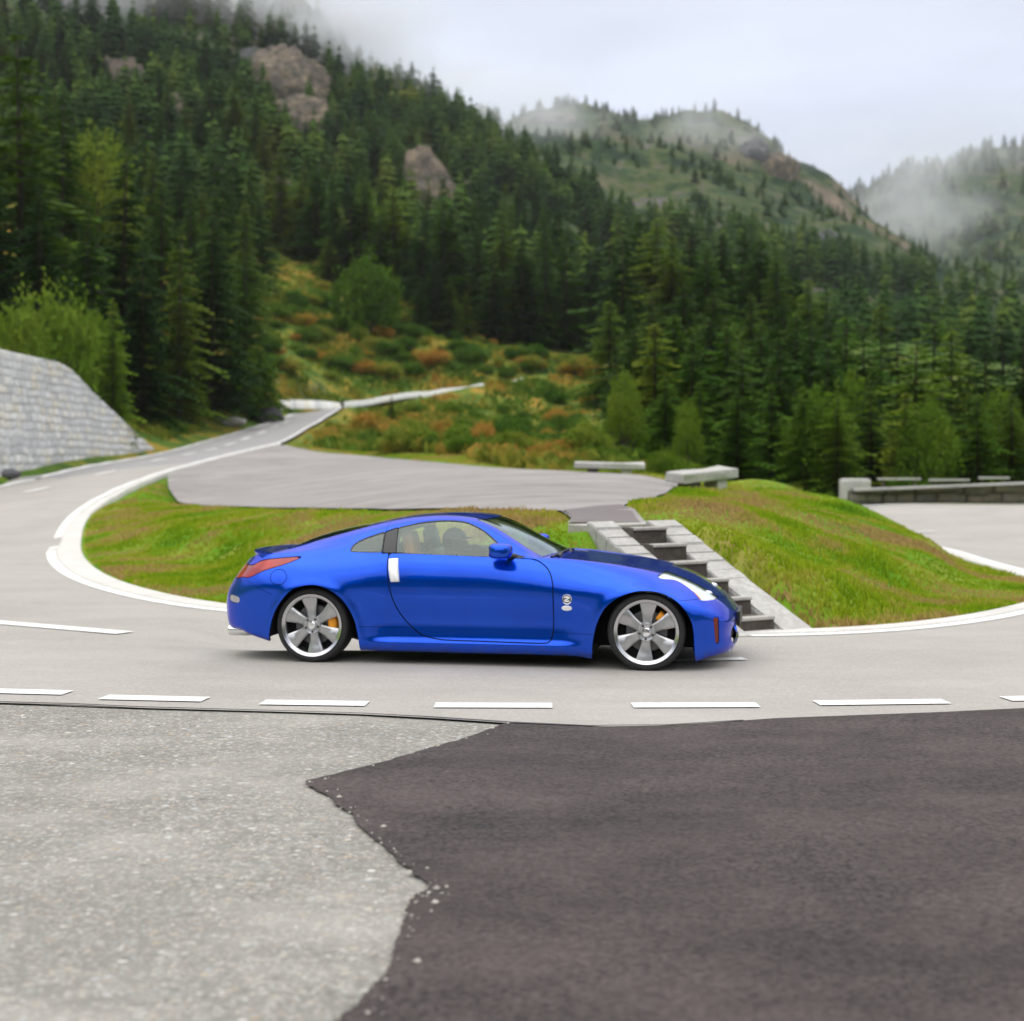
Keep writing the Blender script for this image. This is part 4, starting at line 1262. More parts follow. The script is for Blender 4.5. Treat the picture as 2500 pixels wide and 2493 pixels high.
LB = "yellow green broadleaf tree mixed into the thick stand behind the benches"
for px, top, Y in ((1178, 690, 58), (1298, 745, 57), (1545, 720, 58), (1752, 740, 57), (1610, 690, 63), (1885, 720, 60)):
    x_ = (px - CXP) * Y / FPX
    zg = tz(x_, Y)[0]
    plant_tree("broadleaf_tree", DECID, x_, Y, zg - 0.1, CH - (top - YHP) * Y / FPX - zg, LB, "tree", "broadleaf trees in the thick stand", 0.62 + 0.2 * rng.random())

# more spruces scattered on the nearer mountain, as single trees up to about 280
def in_poly(px, py, poly):
    return sd_poly(np.array([[px, py]]), poly)[0] < 0
BARE = [np.array(p, float) for p in ([(470, 130), (600, 120), (640, 260), (560, 290), (500, 230)], [(760, 320), (840, 330), (840, 430), (760, 420)], [(190, 130), (260, 150), (280, 230), (200, 220)], [(510, 380), (560, 380), (560, 440), (510, 440)], [(490, 520), (620, 500), (760, 580), (960, 640), (1120, 700), (1130, 870), (530, 870), (480, 640)],
        [(1000, 210), (1090, 215), (1110, 260), (960, 250)], [(1430, 290), (1500, 320), (1480, 380), (1400, 350)], [(1470, 560), (1600, 545), (1750, 555), (2060, 585), (2060, 680), (1500, 680)], [(1080, 300), (1250, 330), (1330, 420), (1150, 400)])]
def openness(px, py):
    return any(in_poly(px, py, b) for b in BARE)
SL = "dark spruce among the many on the steep mountainside behind the tall left group"
tries = 0
placed = []
while N_TREE < 272 and tries < 6000:
    tries += 1
    px, py = rng.uniform(-60, 1300), rng.uniform(60, 640)
    if openness(px, py):
        continue
    h_ = cast(px, py, 118)
    if h_ is None or h_[1] > 330 or h_[1] < 118:
        continue
    if any((h_[0] - a) ** 2 + (h_[1] - b) ** 2 < 16 for a, b in placed):
        continue
    placed.append((h_[0], h_[1]))
    hh = rng.uniform(9, 15)
    plant_tree("spruce_tree", CON[int(rng.integers(5))], h_[0], h_[1], h_[2] - 0.2, hh, SL, "spruce", "spruces on the steep mountainside", 1.1 + 0.3 * rng.random())
    N_TREE += 1

# the far forest and the added trees behind the camera: one mass
def far_forest(n_try):
    V, F_ = [], []
    cnt = 0
    k0 = 0
    base_v, base_f = [], []
    r_ = np.random.default_rng(99)
    protos = []
    for s_ in range(4):
        v, f = [], []
        for w in range(13):
            t = 0.05 + 0.95 * (w + 0.6 * r_.random()) / 13
            rad = 0.24 * (1 - t) ** 0.8 + 0.012
            nb_ = 6
            a0 = r_.random() * 6.28
            for k_ in range(nb_):
                a = a0 + 6.283 * k_ / nb_ + 0.4 * (r_.random() - 0.5)
                L = rad * (0.55 + 0.8 * r_.random())
                t = t + 0.03 * (r_.random() - 0.5)
                b = len(v)
                w_ = 0.5
                v += [(0, 0, t + 0.06), (L * math.cos(a - w_) * 0.7, L * math.sin(a - w_) * 0.7, t - 0.02), (L * math.cos(a), L * math.sin(a), t - 0.06 * (1 - t)), (L * math.cos(a + w_) * 0.7, L * math.sin(a + w_) * 0.7, t - 0.02)]
                f.append((b, b + 1, b + 2, b + 3))
        protos.append((np.array(v), np.array(f)))
    ys = r_.uniform(190, 990, n_try)
    xs = r_.uniform(-0.40, 0.42, n_try) * ys
    nb = 420
    xs[:nb], ys[:nb] = r_.uniform(-150, 150, nb), r_.uniform(-125, -64, nb)  # unseen trees behind the camera, added to darken the car's reflections
    zs = tz(xs, ys)
    dens = 0.75 + 0.7 * fbm(xs * 0.016 + 5, ys * 0.016, 3)
    px = CXP + FPX * xs / ys
    py = YHP - FPX * (zs - CH) / ys
    nb_tot = 0
    pl = np.array(placed)
    for i in range(n_try):
        back = ys[i] < 0
        if not back:
            if px[i] < -120 or px[i] > 2060 or py[i] > 760 or r_.random() > dens[i]:
                continue
            second = px[i] > 940 and ys[i] > 420
            if second and ys[i] < 760 and r_.random() > 0.9:
                continue
            if openness(px[i], py[i]) and r_.random() > 0.10:
                continue
            if ys[i] < 330 and px[i] < 1300 and ((xs[i] - pl[:, 0]) ** 2 + (ys[i] - pl[:, 1]) ** 2).min() < 12:
                continue
        pv, pf = protos[int(r_.integers(4))]
        h = r_.uniform(7, 14) * ((r_.uniform(0.28, 0.55) if ys[i] < 760 else 0.75) if (not back and second) else 1) * (1.3 if back else 1)
        wd = h * r_.uniform(0.95, 1.4)
        V.append(pv * np.array([wd, wd, h]) + np.array([xs[i], ys[i], zs[i] - 0.3]))
        F_.append(pf + nb_tot)
        nb_tot += len(pv)
        cnt += 1
    o = obj_np("forest", np.concatenate(V), np.concatenate(F_), FARNEEDLE)
    tag(o, "far spruce forest covering the mountainsides, plus unseen trees added behind the camera", "forest", kind="stuff")
    return cnt
print("far trees", far_forest(13000), "single trees", N_TREE)

# shrubs: on the bank behind the lay-by, on the slope under the spruces, above the wall
for px, top, Y, w_, lab in ((85, 528, 72, 3.6, "large light green bush above the stone wall at the left edge"), (30, 575, 66, 3.2, "light green bush cut by the left edge above the stone wall"), (145, 548, 78, 3.4, "light green bush next to the young bright spruce above the wall"), (462, 632, 108, 3.6, "round dark green bush beside the uphill road, above the dark rock"), (690, 470, 150, 3.0, "light green bush at the top of the brown heath slope")):
    x_ = (px - CXP) * Y / FPX
    zg = tz(x_, Y)[0]
    h = max(1.0, CH - (top - YHP) * Y / FPX - zg)
    e_ = plant_tree("shrub", BUSHG[int(rng.integers(2))], x_, Y, zg - 0.05, h, lab, "bush", None, max(0.6, w_ / h))
SB1 = "green and rusty shrub in the thicket between the lay-by and the upper road"
SB2 = "autumn coloured shrub on the heath slope above the upper road"
cnt_ = 0
for px, py in [(rng.uniform(640, 1150), rng.uniform(760, 866)) for _ in range(120)]:
    if cnt_ >= 62: break
    if py < 772 and px < 1000: continue
    if px < 700 and py < 800: continue
    h_ = cast(px, py, 44)
    if h_ is None or h_[1] > 125: continue
    hh = rng.uniform(0.5, 1.35)
    plant_tree("shrub", (BUSH + BUSHG)[int(rng.integers(5))], h_[0], h_[1], h_[2] - 0.05, hh, SB1, "bush", "shrubs behind the lay-by", rng.uniform(1.0, 1.7))
    cnt_ += 1
cnt_ = 0
for px, py in [(rng.uniform(500, 1120), rng.uniform(500, 720)) for _ in range(400)]:
    if cnt_ >= 90: break
    if not in_poly(px, py, BARE[4]): continue
    h_ = cast(px, py, 118)
    if h_ is None or h_[1] > 230: continue
    hh = rng.uniform(0.7, 1.9)
    plant_tree("shrub", BUSH[int(rng.integers(3))], h_[0], h_[1], h_[2] - 0.05, hh, SB2, "bush", "shrubs on the heath slope", rng.uniform(1.1, 2.0))
    cnt_ += 1
SB3 = "rust brown heath shrub on the bank beside the uphill road"
cnt_ = 0
for px, py in [(rng.uniform(255, 545), rng.uniform(630, 800)) for _ in range(200)]:
    if cnt_ >= 34: break
    h_ = cast(px, py, 82)
    if h_ is None or h_[1] > 135: continue
    if sd_poly(np.array([[h_[0], h_[1]]]), np.concatenate([ROADPOLY]))[0] < 1.2 or h_[0] > -18.5: continue
    hh = rng.uniform(0.7, 1.5)
    plant_tree("shrub", BUSH[int(rng.integers(3))], h_[0], h_[1], h_[2] - 0.05, hh, SB3, "bush", "shrubs beside the uphill road", rng.uniform(1.1, 1.8))
    cnt_ += 1
SB4 = "bright green undergrowth bush at the foot of the thick spruce stand"
for i in range(22):
    px = 1135 + i * 39 + rng.uniform(-10, 10)
    Y = rng.uniform(51, 57)
    x_ = (px - CXP) * Y / FPX
    hh = rng.uniform(0.5, 1.5)
    plant_tree("shrub", BUSHG[int(rng.integers(2))], x_, Y, tz(x_, Y)[0] - 0.1, hh, SB4, "bush", "bushes at the foot of the spruce stand", rng.uniform(1.0, 1.6))
# a slim young tree by the upper road and its dark shrub
tree_at(738, 742, 96, 3, "small dark young conifer standing alone in the thicket near the upper road", None, 1.5)

# rocks
def rock(name, x, y, z, s, seed, mat, label, cat="rock"):
    bm = bmesh.new()
    bmesh.ops.create_icosphere(bm, subdivisions=6 if s[0] > 2.5 else 5, radius=1.0)
    r_ = np.random.default_rng(seed)
    P = np.array([v.co[:] for v in bm.verts])
    # chisel with random planes for an angular, broken look
    for _ in range(70):
        n = r_.normal(size=3); n /= np.linalg.norm(n)
        d = r_.uniform(0.60, 0.92)
        q = P @ n - d
        P = P - np.outer(np.maximum(q, 0) * 0.92, n)
    nz_ = fbm(P[:, 0] * 3 + seed, P[:, 2] * 3 + P[:, 1] * 2, 4)
    P = P * (1 + (0.12 if s[0] > 2.5 else 0.04) * nz_ + (0.10 if s[0] > 2.5 else 0.0) * np.abs(fbm(P[:, 0] * 7 + seed, P[:, 2] * 2.2 + P[:, 1] * 5, 3)))[:, None]
    P = P * np.array(s)
    for v, p in zip(bm.verts, P):
        v.co = p
    o = obj_bm(name, bm, mat, None, True, 25)
    o.location = (x, y, z)
    tag(o, label, cat)
    return o
def mat_rock(name, a, b, c_):
    m = M(name)
    m.set(Roughness=0.95)
    co = m.coord("Object")
    n1 = m.noise(co, 0.35, 7, 0.7)
    n2 = m.noise(m.coord("Object", (0.6, 0.6, 2.5)), 0.5, 5, 0.7)
    col = m.ramp(n1, [(0.3, a), (0.5, b), (0.7, c_)])
    col = m.mix(m.ramp(n2, [(0.5, (0, 0, 0)), (0.62, (0.8, 0.8, 0.8))]), col, (0.05, 0.07, 0.03))
    m.color(col)
    m.bump(n1, 0.8, 0.5)
    return m.m
CLIFF = mat_rock("warm_cliff_rock", (0.04, 0.038, 0.036), (0.15, 0.118, 0.098), (0.33, 0.25, 0.155))
GREYROCK = mat_rock("grey_rock", (0.04, 0.04, 0.045), (0.10, 0.10, 0.11), (0.19, 0.19, 0.19))
for px, py, ym, s, mt, lab in ((540, 185, 200, (14, 6, 16), CLIFF, "tan cliff face high on the left mountain, upper of the two tan outcrops"), (572, 250, 200, (11, 5, 10), CLIFF, "orange tan cliff below the upper tan cliff on the left mountain"), (805, 385, 200, (8, 4, 13), CLIFF, "brownish rock face showing among the spruces right of the left mountain's cliffs"), (230, 185, 150, (9, 4, 12), CLIFF, "grey brown rock face high up behind the tall left spruces"), (535, 405, 150, (3.0, 2, 4.6), CLIFF, "pale narrow rock face above the heath slope"), (545, 225, 200, (4, 3, 4), GREYROCK, "dark grey cliff between the two tan cliffs"), (1470, 330, 300, (11, 6, 11), CLIFF, "misty grey rock face near the top of the second mountain"), (1420, 300, 300, (10, 6, 9), GREYROCK, "bluish dark rock face left of the misty grey one on the second mountain"), (1040, 232, 300, (14, 8, 5), CLIFF, "flat pale rock ledge under the second mountain's first summit"), (470, 150, 200, (7, 3, 11), GREYROCK, "dark grey rock face left of the tan cliffs on the left mountain"), (610, 290, 200, (5, 3, 5), GREYROCK, "small grey rock face below and right of the orange tan cliff"), (330, 250, 150, (6, 3, 9), CLIFF, "narrow brown rock face showing between the tall left spruces and the tan cliffs"), (1560, 470, 300, (9, 5, 6), GREYROCK, "grey rock face on the shoulder of the second mountain, above the right stand")):
    h_ = cast(px, py, ym)
    if h_ is None: continue
    rock("rock_outcrop", h_[0], h_[1] + s[1] * 0.2, h_[2], s, int(px), mt, lab, "cliff")
x_, y_, _ = W3(505, 771, 108)
rock("boulder", x_, y_, tz(x_, y_)[0] + 0.5, (1.6, 1.1, 0.95), 3, GREYROCK, "dark boulder at the road edge beside the far bend")
x_, y_, _ = W3(430, 783, 100)
rock("boulder", x_, y_, tz(x_, y_)[0] + 0.12, (1.7, 0.9, 0.5), 8, CONC, "pale flat boulder on the bank left of the dark one")
x_, y_, _ = W3(26, 893, 56.5)
rock("boulder", x_ - 0.3, y_, tz(x_, y_)[0] + 0.2, (0.75, 0.4, 0.35), 12, GREYROCK, "grey boulder lying at the foot of the pale retaining wall")

# grass on the island: blades
def grass_blades(n, name):
    r_ = np.random.default_rng(5)
    xs, ys = r_.uniform(-11.5, 8.5, n * 3), r_.uniform(13.8, 40, n * 3)
    q = np.stack([xs, ys], 1)
    isl = np.array([p[:2] for p in INNER[4:-3]] + [p[:2] for p in (W3(1400, 900, 33), W3(1300, 900, 34))])
    ok = (sd_poly(q, isl) < -0.12) & (sd_poly(q, PARKPOLY) > 0.05)
    # not on the stairs
    rel = q - SB
    u_, v_ = rel @ dr_, rel @ sd_
    ok &= ~((u_ > -0.3) & (u_ < LEN + 0.25) & (v_ > -0.62) & (v_ < 0.68))
    ok &= ~((np.abs(xs - 3.75) < 0.95) & (np.abs(ys - 29.2) < 1.1))
    x2, y2 = r_.uniform(-13, 5, 260000), r_.uniform(34, 78, 260000)
    q2 = np.stack([x2, y2], 1)
    s2 = sd_poly(q2, PARKPOLY)
    ok2 = (s2 > 0.05) & (s2 < 2.0 + 0.5 * fbm(x2 * .5, y2 * .5, 2)) & (sd_poly(q2, ROADPOLY) > 0.4)
    xs, ys, ok = np.concatenate([x2[ok2], xs]), np.concatenate([y2[ok2], ys]), np.concatenate([ok2[ok2], ok])
    keep = r_.random(len(xs)) < np.maximum(np.clip(17.0 / ys, 0, 1) ** 1.5, 0.34)
    xs, ys = xs[ok & keep][:n], ys[ok & keep][:n]
    zs = tz(xs, ys)
    m_ = len(xs)
    lo_ = 1 + 0.8 * fbm(xs * 0.7, ys * 0.7, 3)
    h = r_.uniform(0.02, 0.062, m_) * np.clip(lo_, 0.4, 1.9)
    a = r_.uniform(0, 6.283, m_)
    w_ = r_.uniform(0.006, 0.013, m_) * (1 + ys / 30)
    b = r_.uniform(0.1, 0.75, m_) * h
    a2 = a + r_.normal(0, 0.8, m_) + 1.57
    dx, dy = np.cos(a) * w_, np.sin(a) * w_
    V = np.empty((m_, 4, 3))
    V[:, 0] = np.stack([xs - dx, ys - dy, zs - 0.01], 1)
    V[:, 1] = np.stack([xs + dx, ys + dy, zs - 0.01], 1)
    V[:, 2] = np.stack([xs + dx * 0.7 + np.cos(a2) * b * .5, ys + dy * 0.7 + np.sin(a2) * b * .5, zs + h * 0.65], 1)
    V[:, 3] = np.stack([xs + np.cos(a2) * b, ys + np.sin(a2) * b, zs + h], 1)
    F_ = np.arange(m_ * 4).reshape(m_, 4)
    o = obj_np(name, V.reshape(-1, 3), F_, GRASSM)
    tag(o, "short green and straw coloured grass on the bend's island", "grass", kind="stuff")
GRASSM = mat_foliage("grass_blades", [(0.25, (0.07, 0.18, 0.006)), (0.37, (0.17, 0.29, 0.008)), (0.46, (0.27, 0.36, 0.012)), (0.52, (0.37, 0.35, 0.05)), (0.59, (0.42, 0.29, 0.11)), (0.80, (0.34, 0.22, 0.09))], 0.6, 0.0, 0.3)
grass_blades(150000, "grass")

def scrub(n):
    r_ = np.random.default_rng(77)
    ys = r_.uniform(44, 200, n) ** 1.0
    xs = r_.uniform(-0.30, 0.085, n) * ys
    q = np.stack([xs, ys], 1)
    zs = tz(xs, ys)
    upl = np.array([p[:2] for p in UPPER_IN + UPPER[::-1]])
    ok = (sd_poly(q, ROADPOLY) > 1.2) & (sd_poly(q, PARKPOLY) > 1.9) & (sd_poly(q, upl) > 2.6) & ~((xs < -18.0) & (ys < 82))
    pat = fbm(xs * 0.22 + 3, ys * 0.22, 4)
    ok &= r_.random(n) < np.clip(0.5 + 0.9 * pat, 0.06, 1)
    xs, ys, zs, pat = xs[ok], ys[ok], zs[ok], pat[ok]
    m_ = len(xs)
    h = r_.uniform(0.12, 0.5, m_) * np.clip(1 + 0.7 * pat, 0.4, 1.8)
    a = r_.uniform(0, 6.283, m_); w_ = h * r_.uniform(0.25, 0.6, m_)
    lx, ly = r_.normal(0, 0.35, m_) * h, r_.normal(0, 0.35, m_) * h
    dx, dy = np.cos(a) * w_, np.sin(a) * w_
    V = np.empty((m_, 4, 3))
    V[:, 0] = np.stack([xs - dx * .4, ys - dy * .4, zs - 0.05], 1)
    V[:, 1] = np.stack([xs + dx + lx * .5, ys + dy + ly * .5, zs + h * 0.45], 1)
    V[:, 2] = np.stack([xs + lx, ys + ly, zs + h], 1)
    V[:, 3] = np.stack([xs - dx + lx * .5, ys - dy + ly * .5, zs + h * 0.55], 1)
    o = obj_np("undergrowth", V.reshape(-1, 3), np.arange(m_ * 4).reshape(m_, 4), SCRUBM)
    tag(o, "low rough scrub of green, rust and straw colours on the slopes", "undergrowth", kind="stuff")
SCRUBM = mat_foliage("scrub_leaves", [(0.25, (0.035, 0.09, 0.010)), (0.42, (0.085, 0.16, 0.016)), (0.53, (0.18, 0.21, 0.025)), (0.62, (0.34, 0.24, 0.04)), (0.75, (0.40, 0.20, 0.05))], 0.22, 0.0, 0.25)
scrub(120000)
def chips(n):
    r_ = np.random.default_rng(31)
    i = r_.integers(0, len(dpc), n)
    off = np.abs(r_.normal(0, 0.03, n)) * np.where(r_.random(n) < 0.7, 1, -1)
    nn = np.stack([-tn[:, 1], tn[:, 0]], 1)
    P = dpc[i] + nn[i] * off[:, None] + r_.normal(0, 0.03, (n, 2))
    wide = r_.random(n) < 0.0
    P[wide] = np.stack([r_.uniform(-4.5, 5.5, wide.sum()), r_.uniform(3.6, 9.0, wide.sum())], 1)
    V, F_ = [], []
    for p in P:
        s_ = r_.uniform(0.003, 0.010) * (1 if r_.random() < 0.93 else 1.9)
        o_ = np.array([[1, 0, 0], [0, 1, 0], [-1, 0, 0], [0, -1, 0], [0, 0, 0.7], [0, 0, -0.5]]) * s_ * r_.uniform(0.6, 1.3, (6, 3))
        a = r_.uniform(0, 6.28); c_, n2 = math.cos(a), math.sin(a)
        o_ = o_ @ np.array([[c_, n2, 0], [-n2, c_, 0], [0, 0, 1]])
        b = len(V)
        V += list(o_ + np.array([p[0], p[1], 0.016]))
        F_ += [(b, b + 1, b + 4), (b + 1, b + 2, b + 4), (b + 2, b + 3, b + 4), (b + 3, b, b + 4)]
    o = obj_np("gravel", np.array(V), np.array(F_), CHIPM)
    tag(o, "loose stone chips along the torn edge of the dark asphalt", "gravel", kind="stuff")
CHIPM = mat_asphalt("stone_chips", (0.20, 0.185, 0.165), (0.48, 0.45, 0.40), (0.40, 0.38, 0.35), 20, 14.0, 0.2)
chips(130)

# haze: one closed box of thin pale air
bm = bmesh.new()
bm_box(bm, (70, 440, 150), (1900, 1400, 420))
hz = obj_bm("haze", bm, bpy.data.materials.new("thin_haze"))
hm = hz.data.materials[0]
hm.use_nodes = True
hn = hm.node_tree
hn.nodes.remove(hn.nodes["Principled BSDF"])
pv = hn.nodes.new("ShaderNodeVolumePrincipled")
pv.inputs["Color"].default_value = (0.93, 0.96, 1.0, 1)
pv.inputs["Density"].default_value = 0.00009
pv.inputs["Anisotropy"].default_value = 0.2
hn.links.new(pv.outputs[0], hn.nodes["Material Output"].inputs["Volume"])
tag(hz, "thin bluish mountain haze", "haze", kind="stuff")

# banks of mist lying on the ridges
def mist(c, r, dens, seed):
    bm = bmesh.new()
    bmesh.ops.create_icosphere(bm, subdivisions=3, radius=1.0)
    for v in bm.verts:
        v.co = Vector((v.co.x * r[0], v.co.y * r[1], v.co.z * r[2]))
    mt = bpy.data.materials.new("mist")
    mt.use_nodes = True
    nt = mt.node_tree
    nt.nodes.remove(nt.nodes["Principled BSDF"])
    N = nt.nodes.new
    L = nt.links.new
    t = N("ShaderNodeTexCoord")
    sc = N("ShaderNodeMapping"); sc.inputs["Scale"].default_value = (1 / r[0], 1 / r[1], 1 / r[2])
    L(t.outputs["Object"], sc.inputs[0])
    ln = N("ShaderNodeVectorMath"); ln.operation = 'LENGTH'
    L(sc.outputs[0], ln.inputs[0])
    fo = N("ShaderNodeMapRange"); fo.interpolation_type = 'SMOOTHSTEP'
    fo.inputs["From Min"].default_value = 1.0; fo.inputs["From Max"].default_value = 0.15
    L(ln.outputs["Value"], fo.inputs["Value"])
    mp2 = N("ShaderNodeMapping"); mp2.inputs["Location"].default_value = (seed * 7.3, seed * 3.1, 0); mp2.inputs["Scale"].default_value = (1, 1, 1.8)
    L(t.outputs["Object"], mp2.inputs[0])
    nz2 = N("ShaderNodeTexNoise"); nz2.inputs["Scale"].default_value = 1.6 / max(r); nz2.inputs["Detail"].default_value = 4
    nz2.inputs["Scale"].default_value = 2.2 / r[0]
    L(mp2.outputs[0], nz2.inputs["Vector"])
    mr3 = N("ShaderNodeMapRange"); mr3.inputs["From Min"].default_value = 0.36; mr3.inputs["From Max"].default_value = 0.66; mr3.inputs["To Max"].default_value = dens
    L(nz2.outputs[0], mr3.inputs["Value"])
    mu = N("ShaderNodeMath"); mu.operation = 'MULTIPLY'
    L(fo.outputs[0], mu.inputs[0]); L(mr3.outputs[0], mu.inputs[1])
    pv2 = N("ShaderNodeVolumePrincipled")
    pv2.inputs["Color"].default_value = (0.97, 0.98, 1.0, 1)
    pv2.inputs["Anisotropy"].default_value = 0.3
    L(mu.outputs[0], pv2.inputs["Density"])
    L(pv2.outputs[0], nt.nodes["Material Output"].inputs["Volume"])
    o = obj_bm("mist", bm, mt)
    o.location = c
    tag(o, kind="stuff")
    return o
for px, py, Y, r, d, lab in ((560, 10, 415, (50, 36, 26), 0.10, "mist hanging over the crest of the left mountain"), (745, 120, 425, (34, 30, 18), 0.05, "small bank of mist on the left mountain's descending crest"), (905, 215, 560, (62, 50, 22), 0.045, "mist between the left mountain and the second one"), (1330, 268, 600, (60, 44, 26), 0.022, "thin mist drifting over the second summit"), (1650, 385, 720, (90, 60, 40), 0.022, "thick mist in the gap at right between two mountains"), (1840, 275, 890, (140, 60, 34), 0.018, "mist over the farthest mountain at the right edge"), (0, -40, 380, (60, 40, 26), 0.09, "mist at the top left corner of the left mountain")):
    tag(mist(W3(px, py, Y), r, d, px * 0.01), lab, "mist")

# ================================================================== the car
CAR = empty("sports_car", (-0.1213, 12.715, 0.004), math.atan2(-0.1851, 0.9827))
tag(CAR, "glossy blue two-door sports coupe driving along the bend road", "car")
XF, XR, WR = 1.350, -1.366, 0.306            # axle positions, tyre radius

class Surf: pass

def car_surface():
    th = np.linspace(0, 1, 46)
    # stations from the tail tip to the nose tip, dense where the ends curl in
    tail_th = np.radians(90 * (1 - th))
    s_tail = -1.7 - 0.55 * np.sin(tail_th)
    w_tail = 0.888 * np.maximum(np.cos(tail_th), 0) ** 0.42
    s_mid = np.linspace(-1.7, 1.5, 200)[1:-1]
    w_mid = pchip([-1.7, -1.35, -1.0, -0.5, 0, 0.5, 1.0, 1.35, 1.5], [0.888, 0.905, 0.897, 0.872, 0.866, 0.874, 0.893, 0.902, 0.893], s_mid)
    n_th = np.radians(90 * th)
    s_nose = 1.5 + 0.53 * np.sin(n_th)
    w_nose = 0.893 * np.maximum(np.cos(n_th), 0) ** 0.52
    s = np.concatenate([s_tail, s_mid, s_nose])
    w = np.concatenate([w_tail, w_mid, w_nose])
    w = np.maximum(w, 0.0005)
    f = lambda xs, ys: pchip(xs, ys, s)
    def smooth(a, sg=0.03):
        ss = np.linspace(s[0], s[-1], 900)
        aa = np.interp(ss, s, a)
        k_ = np.exp(-0.5 * (np.arange(-60, 61) * (ss[1] - ss[0]) / sg) ** 2)
        k_ /= k_.sum()
        pad = np.concatenate([2 * aa[0] - aa[60:0:-1], aa, 2 * aa[-1] - aa[-2:-62:-1]])
        return np.interp(s, ss, np.convolve(pad, k_, 'valid'))
    zb = f([-2.25, -2.05, -1.94, -1.76, -1.65, -0.97, 0, 0.4, 0.756, 0.92, 1.6, 1.72, 1.85, 2.04],
           [0.26, 0.25, 0.215, 0.172, 0.15, 0.112, 0.106, 0.108, 0.106, 0.088, 0.078, 0.080, 0.108, 0.125])
    zt = smooth(f([-2.25, -2.1, -1.9, -1.75, -1.62, -1.53, -1.29, -1.1, -1.0, -0.8, -0.6, -0.4, -0.21, -0.06, 0.1, 0.3, 0.5, 0.62, 0.75, 0.94, 1.19, 1.44, 1.625, 1.81, 1.95, 2.0, 2.03],
                  [0.835, 0.862, 0.885, 0.908, 0.963, 1.005, 1.072, 1.108, 1.125, 1.166, 1.192, 1.203, 1.197, 1.170, 1.116, 1.026, 0.928, 0.872, 0.848, 0.827, 0.800, 0.752, 0.688, 0.590, 0.492, 0.44, 0.40]), 0.035)
    zk = smooth(f([-2.25, -2.1, -2.0, -1.48, -1.04, -0.65, 0.08, 0.39, 0.63, 1.02, 1.26, 1.42, 1.6, 1.8, 1.95, 2.03],
                  [0.77, 0.835, 0.85, 0.879, 0.888, 0.892, 0.873, 0.858, 0.853, 0.815, 0.777, 0.742, 0.675, 0.57, 0.465, 0.37]))
    ze = smooth(f([-2.25, -2.0, -1.8, -1.627, -1.355, -0.946, -0.8, -0.6, -0.35, -0.1, 0.02, 0.25, 0.45, 0.54, 0.64, 0.94, 1.19, 1.44, 1.625, 1.81, 1.95, 2.03],
                  [0.80, 0.862, 0.885, 0.918, 0.990, 1.100, 1.132, 1.162, 1.176, 1.158, 1.122, 1.002, 0.888, 0.858, 0.856, 0.827, 0.798, 0.750, 0.685, 0.585, 0.485, 0.395]), 0.025)
    rk = f([-2.25, -2.0, -1.4, -0.6, 0, 0.4, 0.8, 1.2, 1.6, 2.03], [0.84, 0.85, 0.865, 0.905, 0.905, 0.885, 0.82, 0.775, 0.76, 0.78])
    re = f([-2.25, -2.0, -1.7, -1.3, -0.9, -0.5, -0.2, 0, 0.25, 0.5, 0.55, 0.8, 1.2, 1.6, 2.03],
           [0.76, 0.77, 0.72, 0.655, 0.63, 0.62, 0.615, 0.63, 0.69, 0.755, 0.745, 0.68, 0.60, 0.56, 0.56])
    zm = zb + (0.60 - zb) * 1.0
    zm = np.minimum(zm, zb + 0.72 * (zk - zb))
    yk, ye = rk * w, re * w
    gh = np.clip((ze - zk) / 0.25, 0, 1)
    z4 = zm + 0.60 * (zk - zm)
    r4 = 0.5 + 0.5 * rk + 0.022
    y6 = 0.5 * (yk + ye) + 0.018 * gh + 0.0
    z6 = 0.5 * (zk + ze) + 0.012 * gh + 0.006 * (1 - gh)
    CP = [
        (w * 0.925, zb),
        (w * 0.962, zb + 0.10 * (zm - zb)),
        (w * 0.975, zb + 0.45 * (zm - zb)),
        (w, zm),
        (w * r4, z4),
        (yk, zk),
        (y6, z6),
        (ye, ze),
        (ye * 0.55, ze + 0.72 * (zt - ze)),
        (w * 0, zt),
    ]
    CPy = np.stack([c[0] for c in CP]); CPz = np.stack([c[1] for c in CP])
    CPy = np.concatenate([[2 * CPy[0] - CPy[1]], CPy, [-CPy[8]]])
    CPz = np.concatenate([[2 * CPz[0] - CPz[1]], CPz, [CPz[8]]])
    per = [6, 8, 9, 9, 8, 8, 8, 8, 10]
    vv, Y, Z = [], [], []
    for i in range(9):
        for k_ in range(per[i]):
            t = k_ / per[i]
            b = [-0.5 * t + t * t - 0.5 * t ** 3, 1 - 2.5 * t * t + 1.5 * t ** 3, 0.5 * t + 2 * t * t - 1.5 * t ** 3, -0.5 * t * t + 0.5 * t ** 3]
            Y.append(sum(b[j] * CPy[i + j] for j in range(4)))
            Z.append(sum(b[j] * CPz[i + j] for j in range(4)))
            vv.append(i + t)
    Y.append(CPy[10]); Z.append(CPz[10]); vv.append(9.0)
    Y, Z, vv = np.array(Y), np.array(Z), np.array(vv)          # (nv, ns)
    X = np.broadcast_to(s, Y.shape).copy()
    # tail slopes forward towards the top, nose tucks under
    shz = pchip([0.0, 0.23, 0.42, 0.52, 0.65, 0.75, 0.83, 1.3], [0.05, 0.02, 0.0, 0.012, 0.07, 0.13, 0.165, 0.165], Z.ravel()).reshape(Z.shape)
    X += shz * smoothstep(-1.55, -2.25, s)[None, :] * smoothstep(1.0, 0.88, Z)
    X -= 0.05 * smoothstep(0.2, 0.08, Z) * smoothstep(1.7, 2.03, s)[None, :]
    X -= 0.022 * np.exp(-((Z - 0.28) / 0.06) ** 2) * smoothstep(1.9, 2.03, s)[None, :]
    S_ = np.broadcast_to(s, Y.shape)
    q = np.stack([X.ravel(), Z.ravel()], 1)
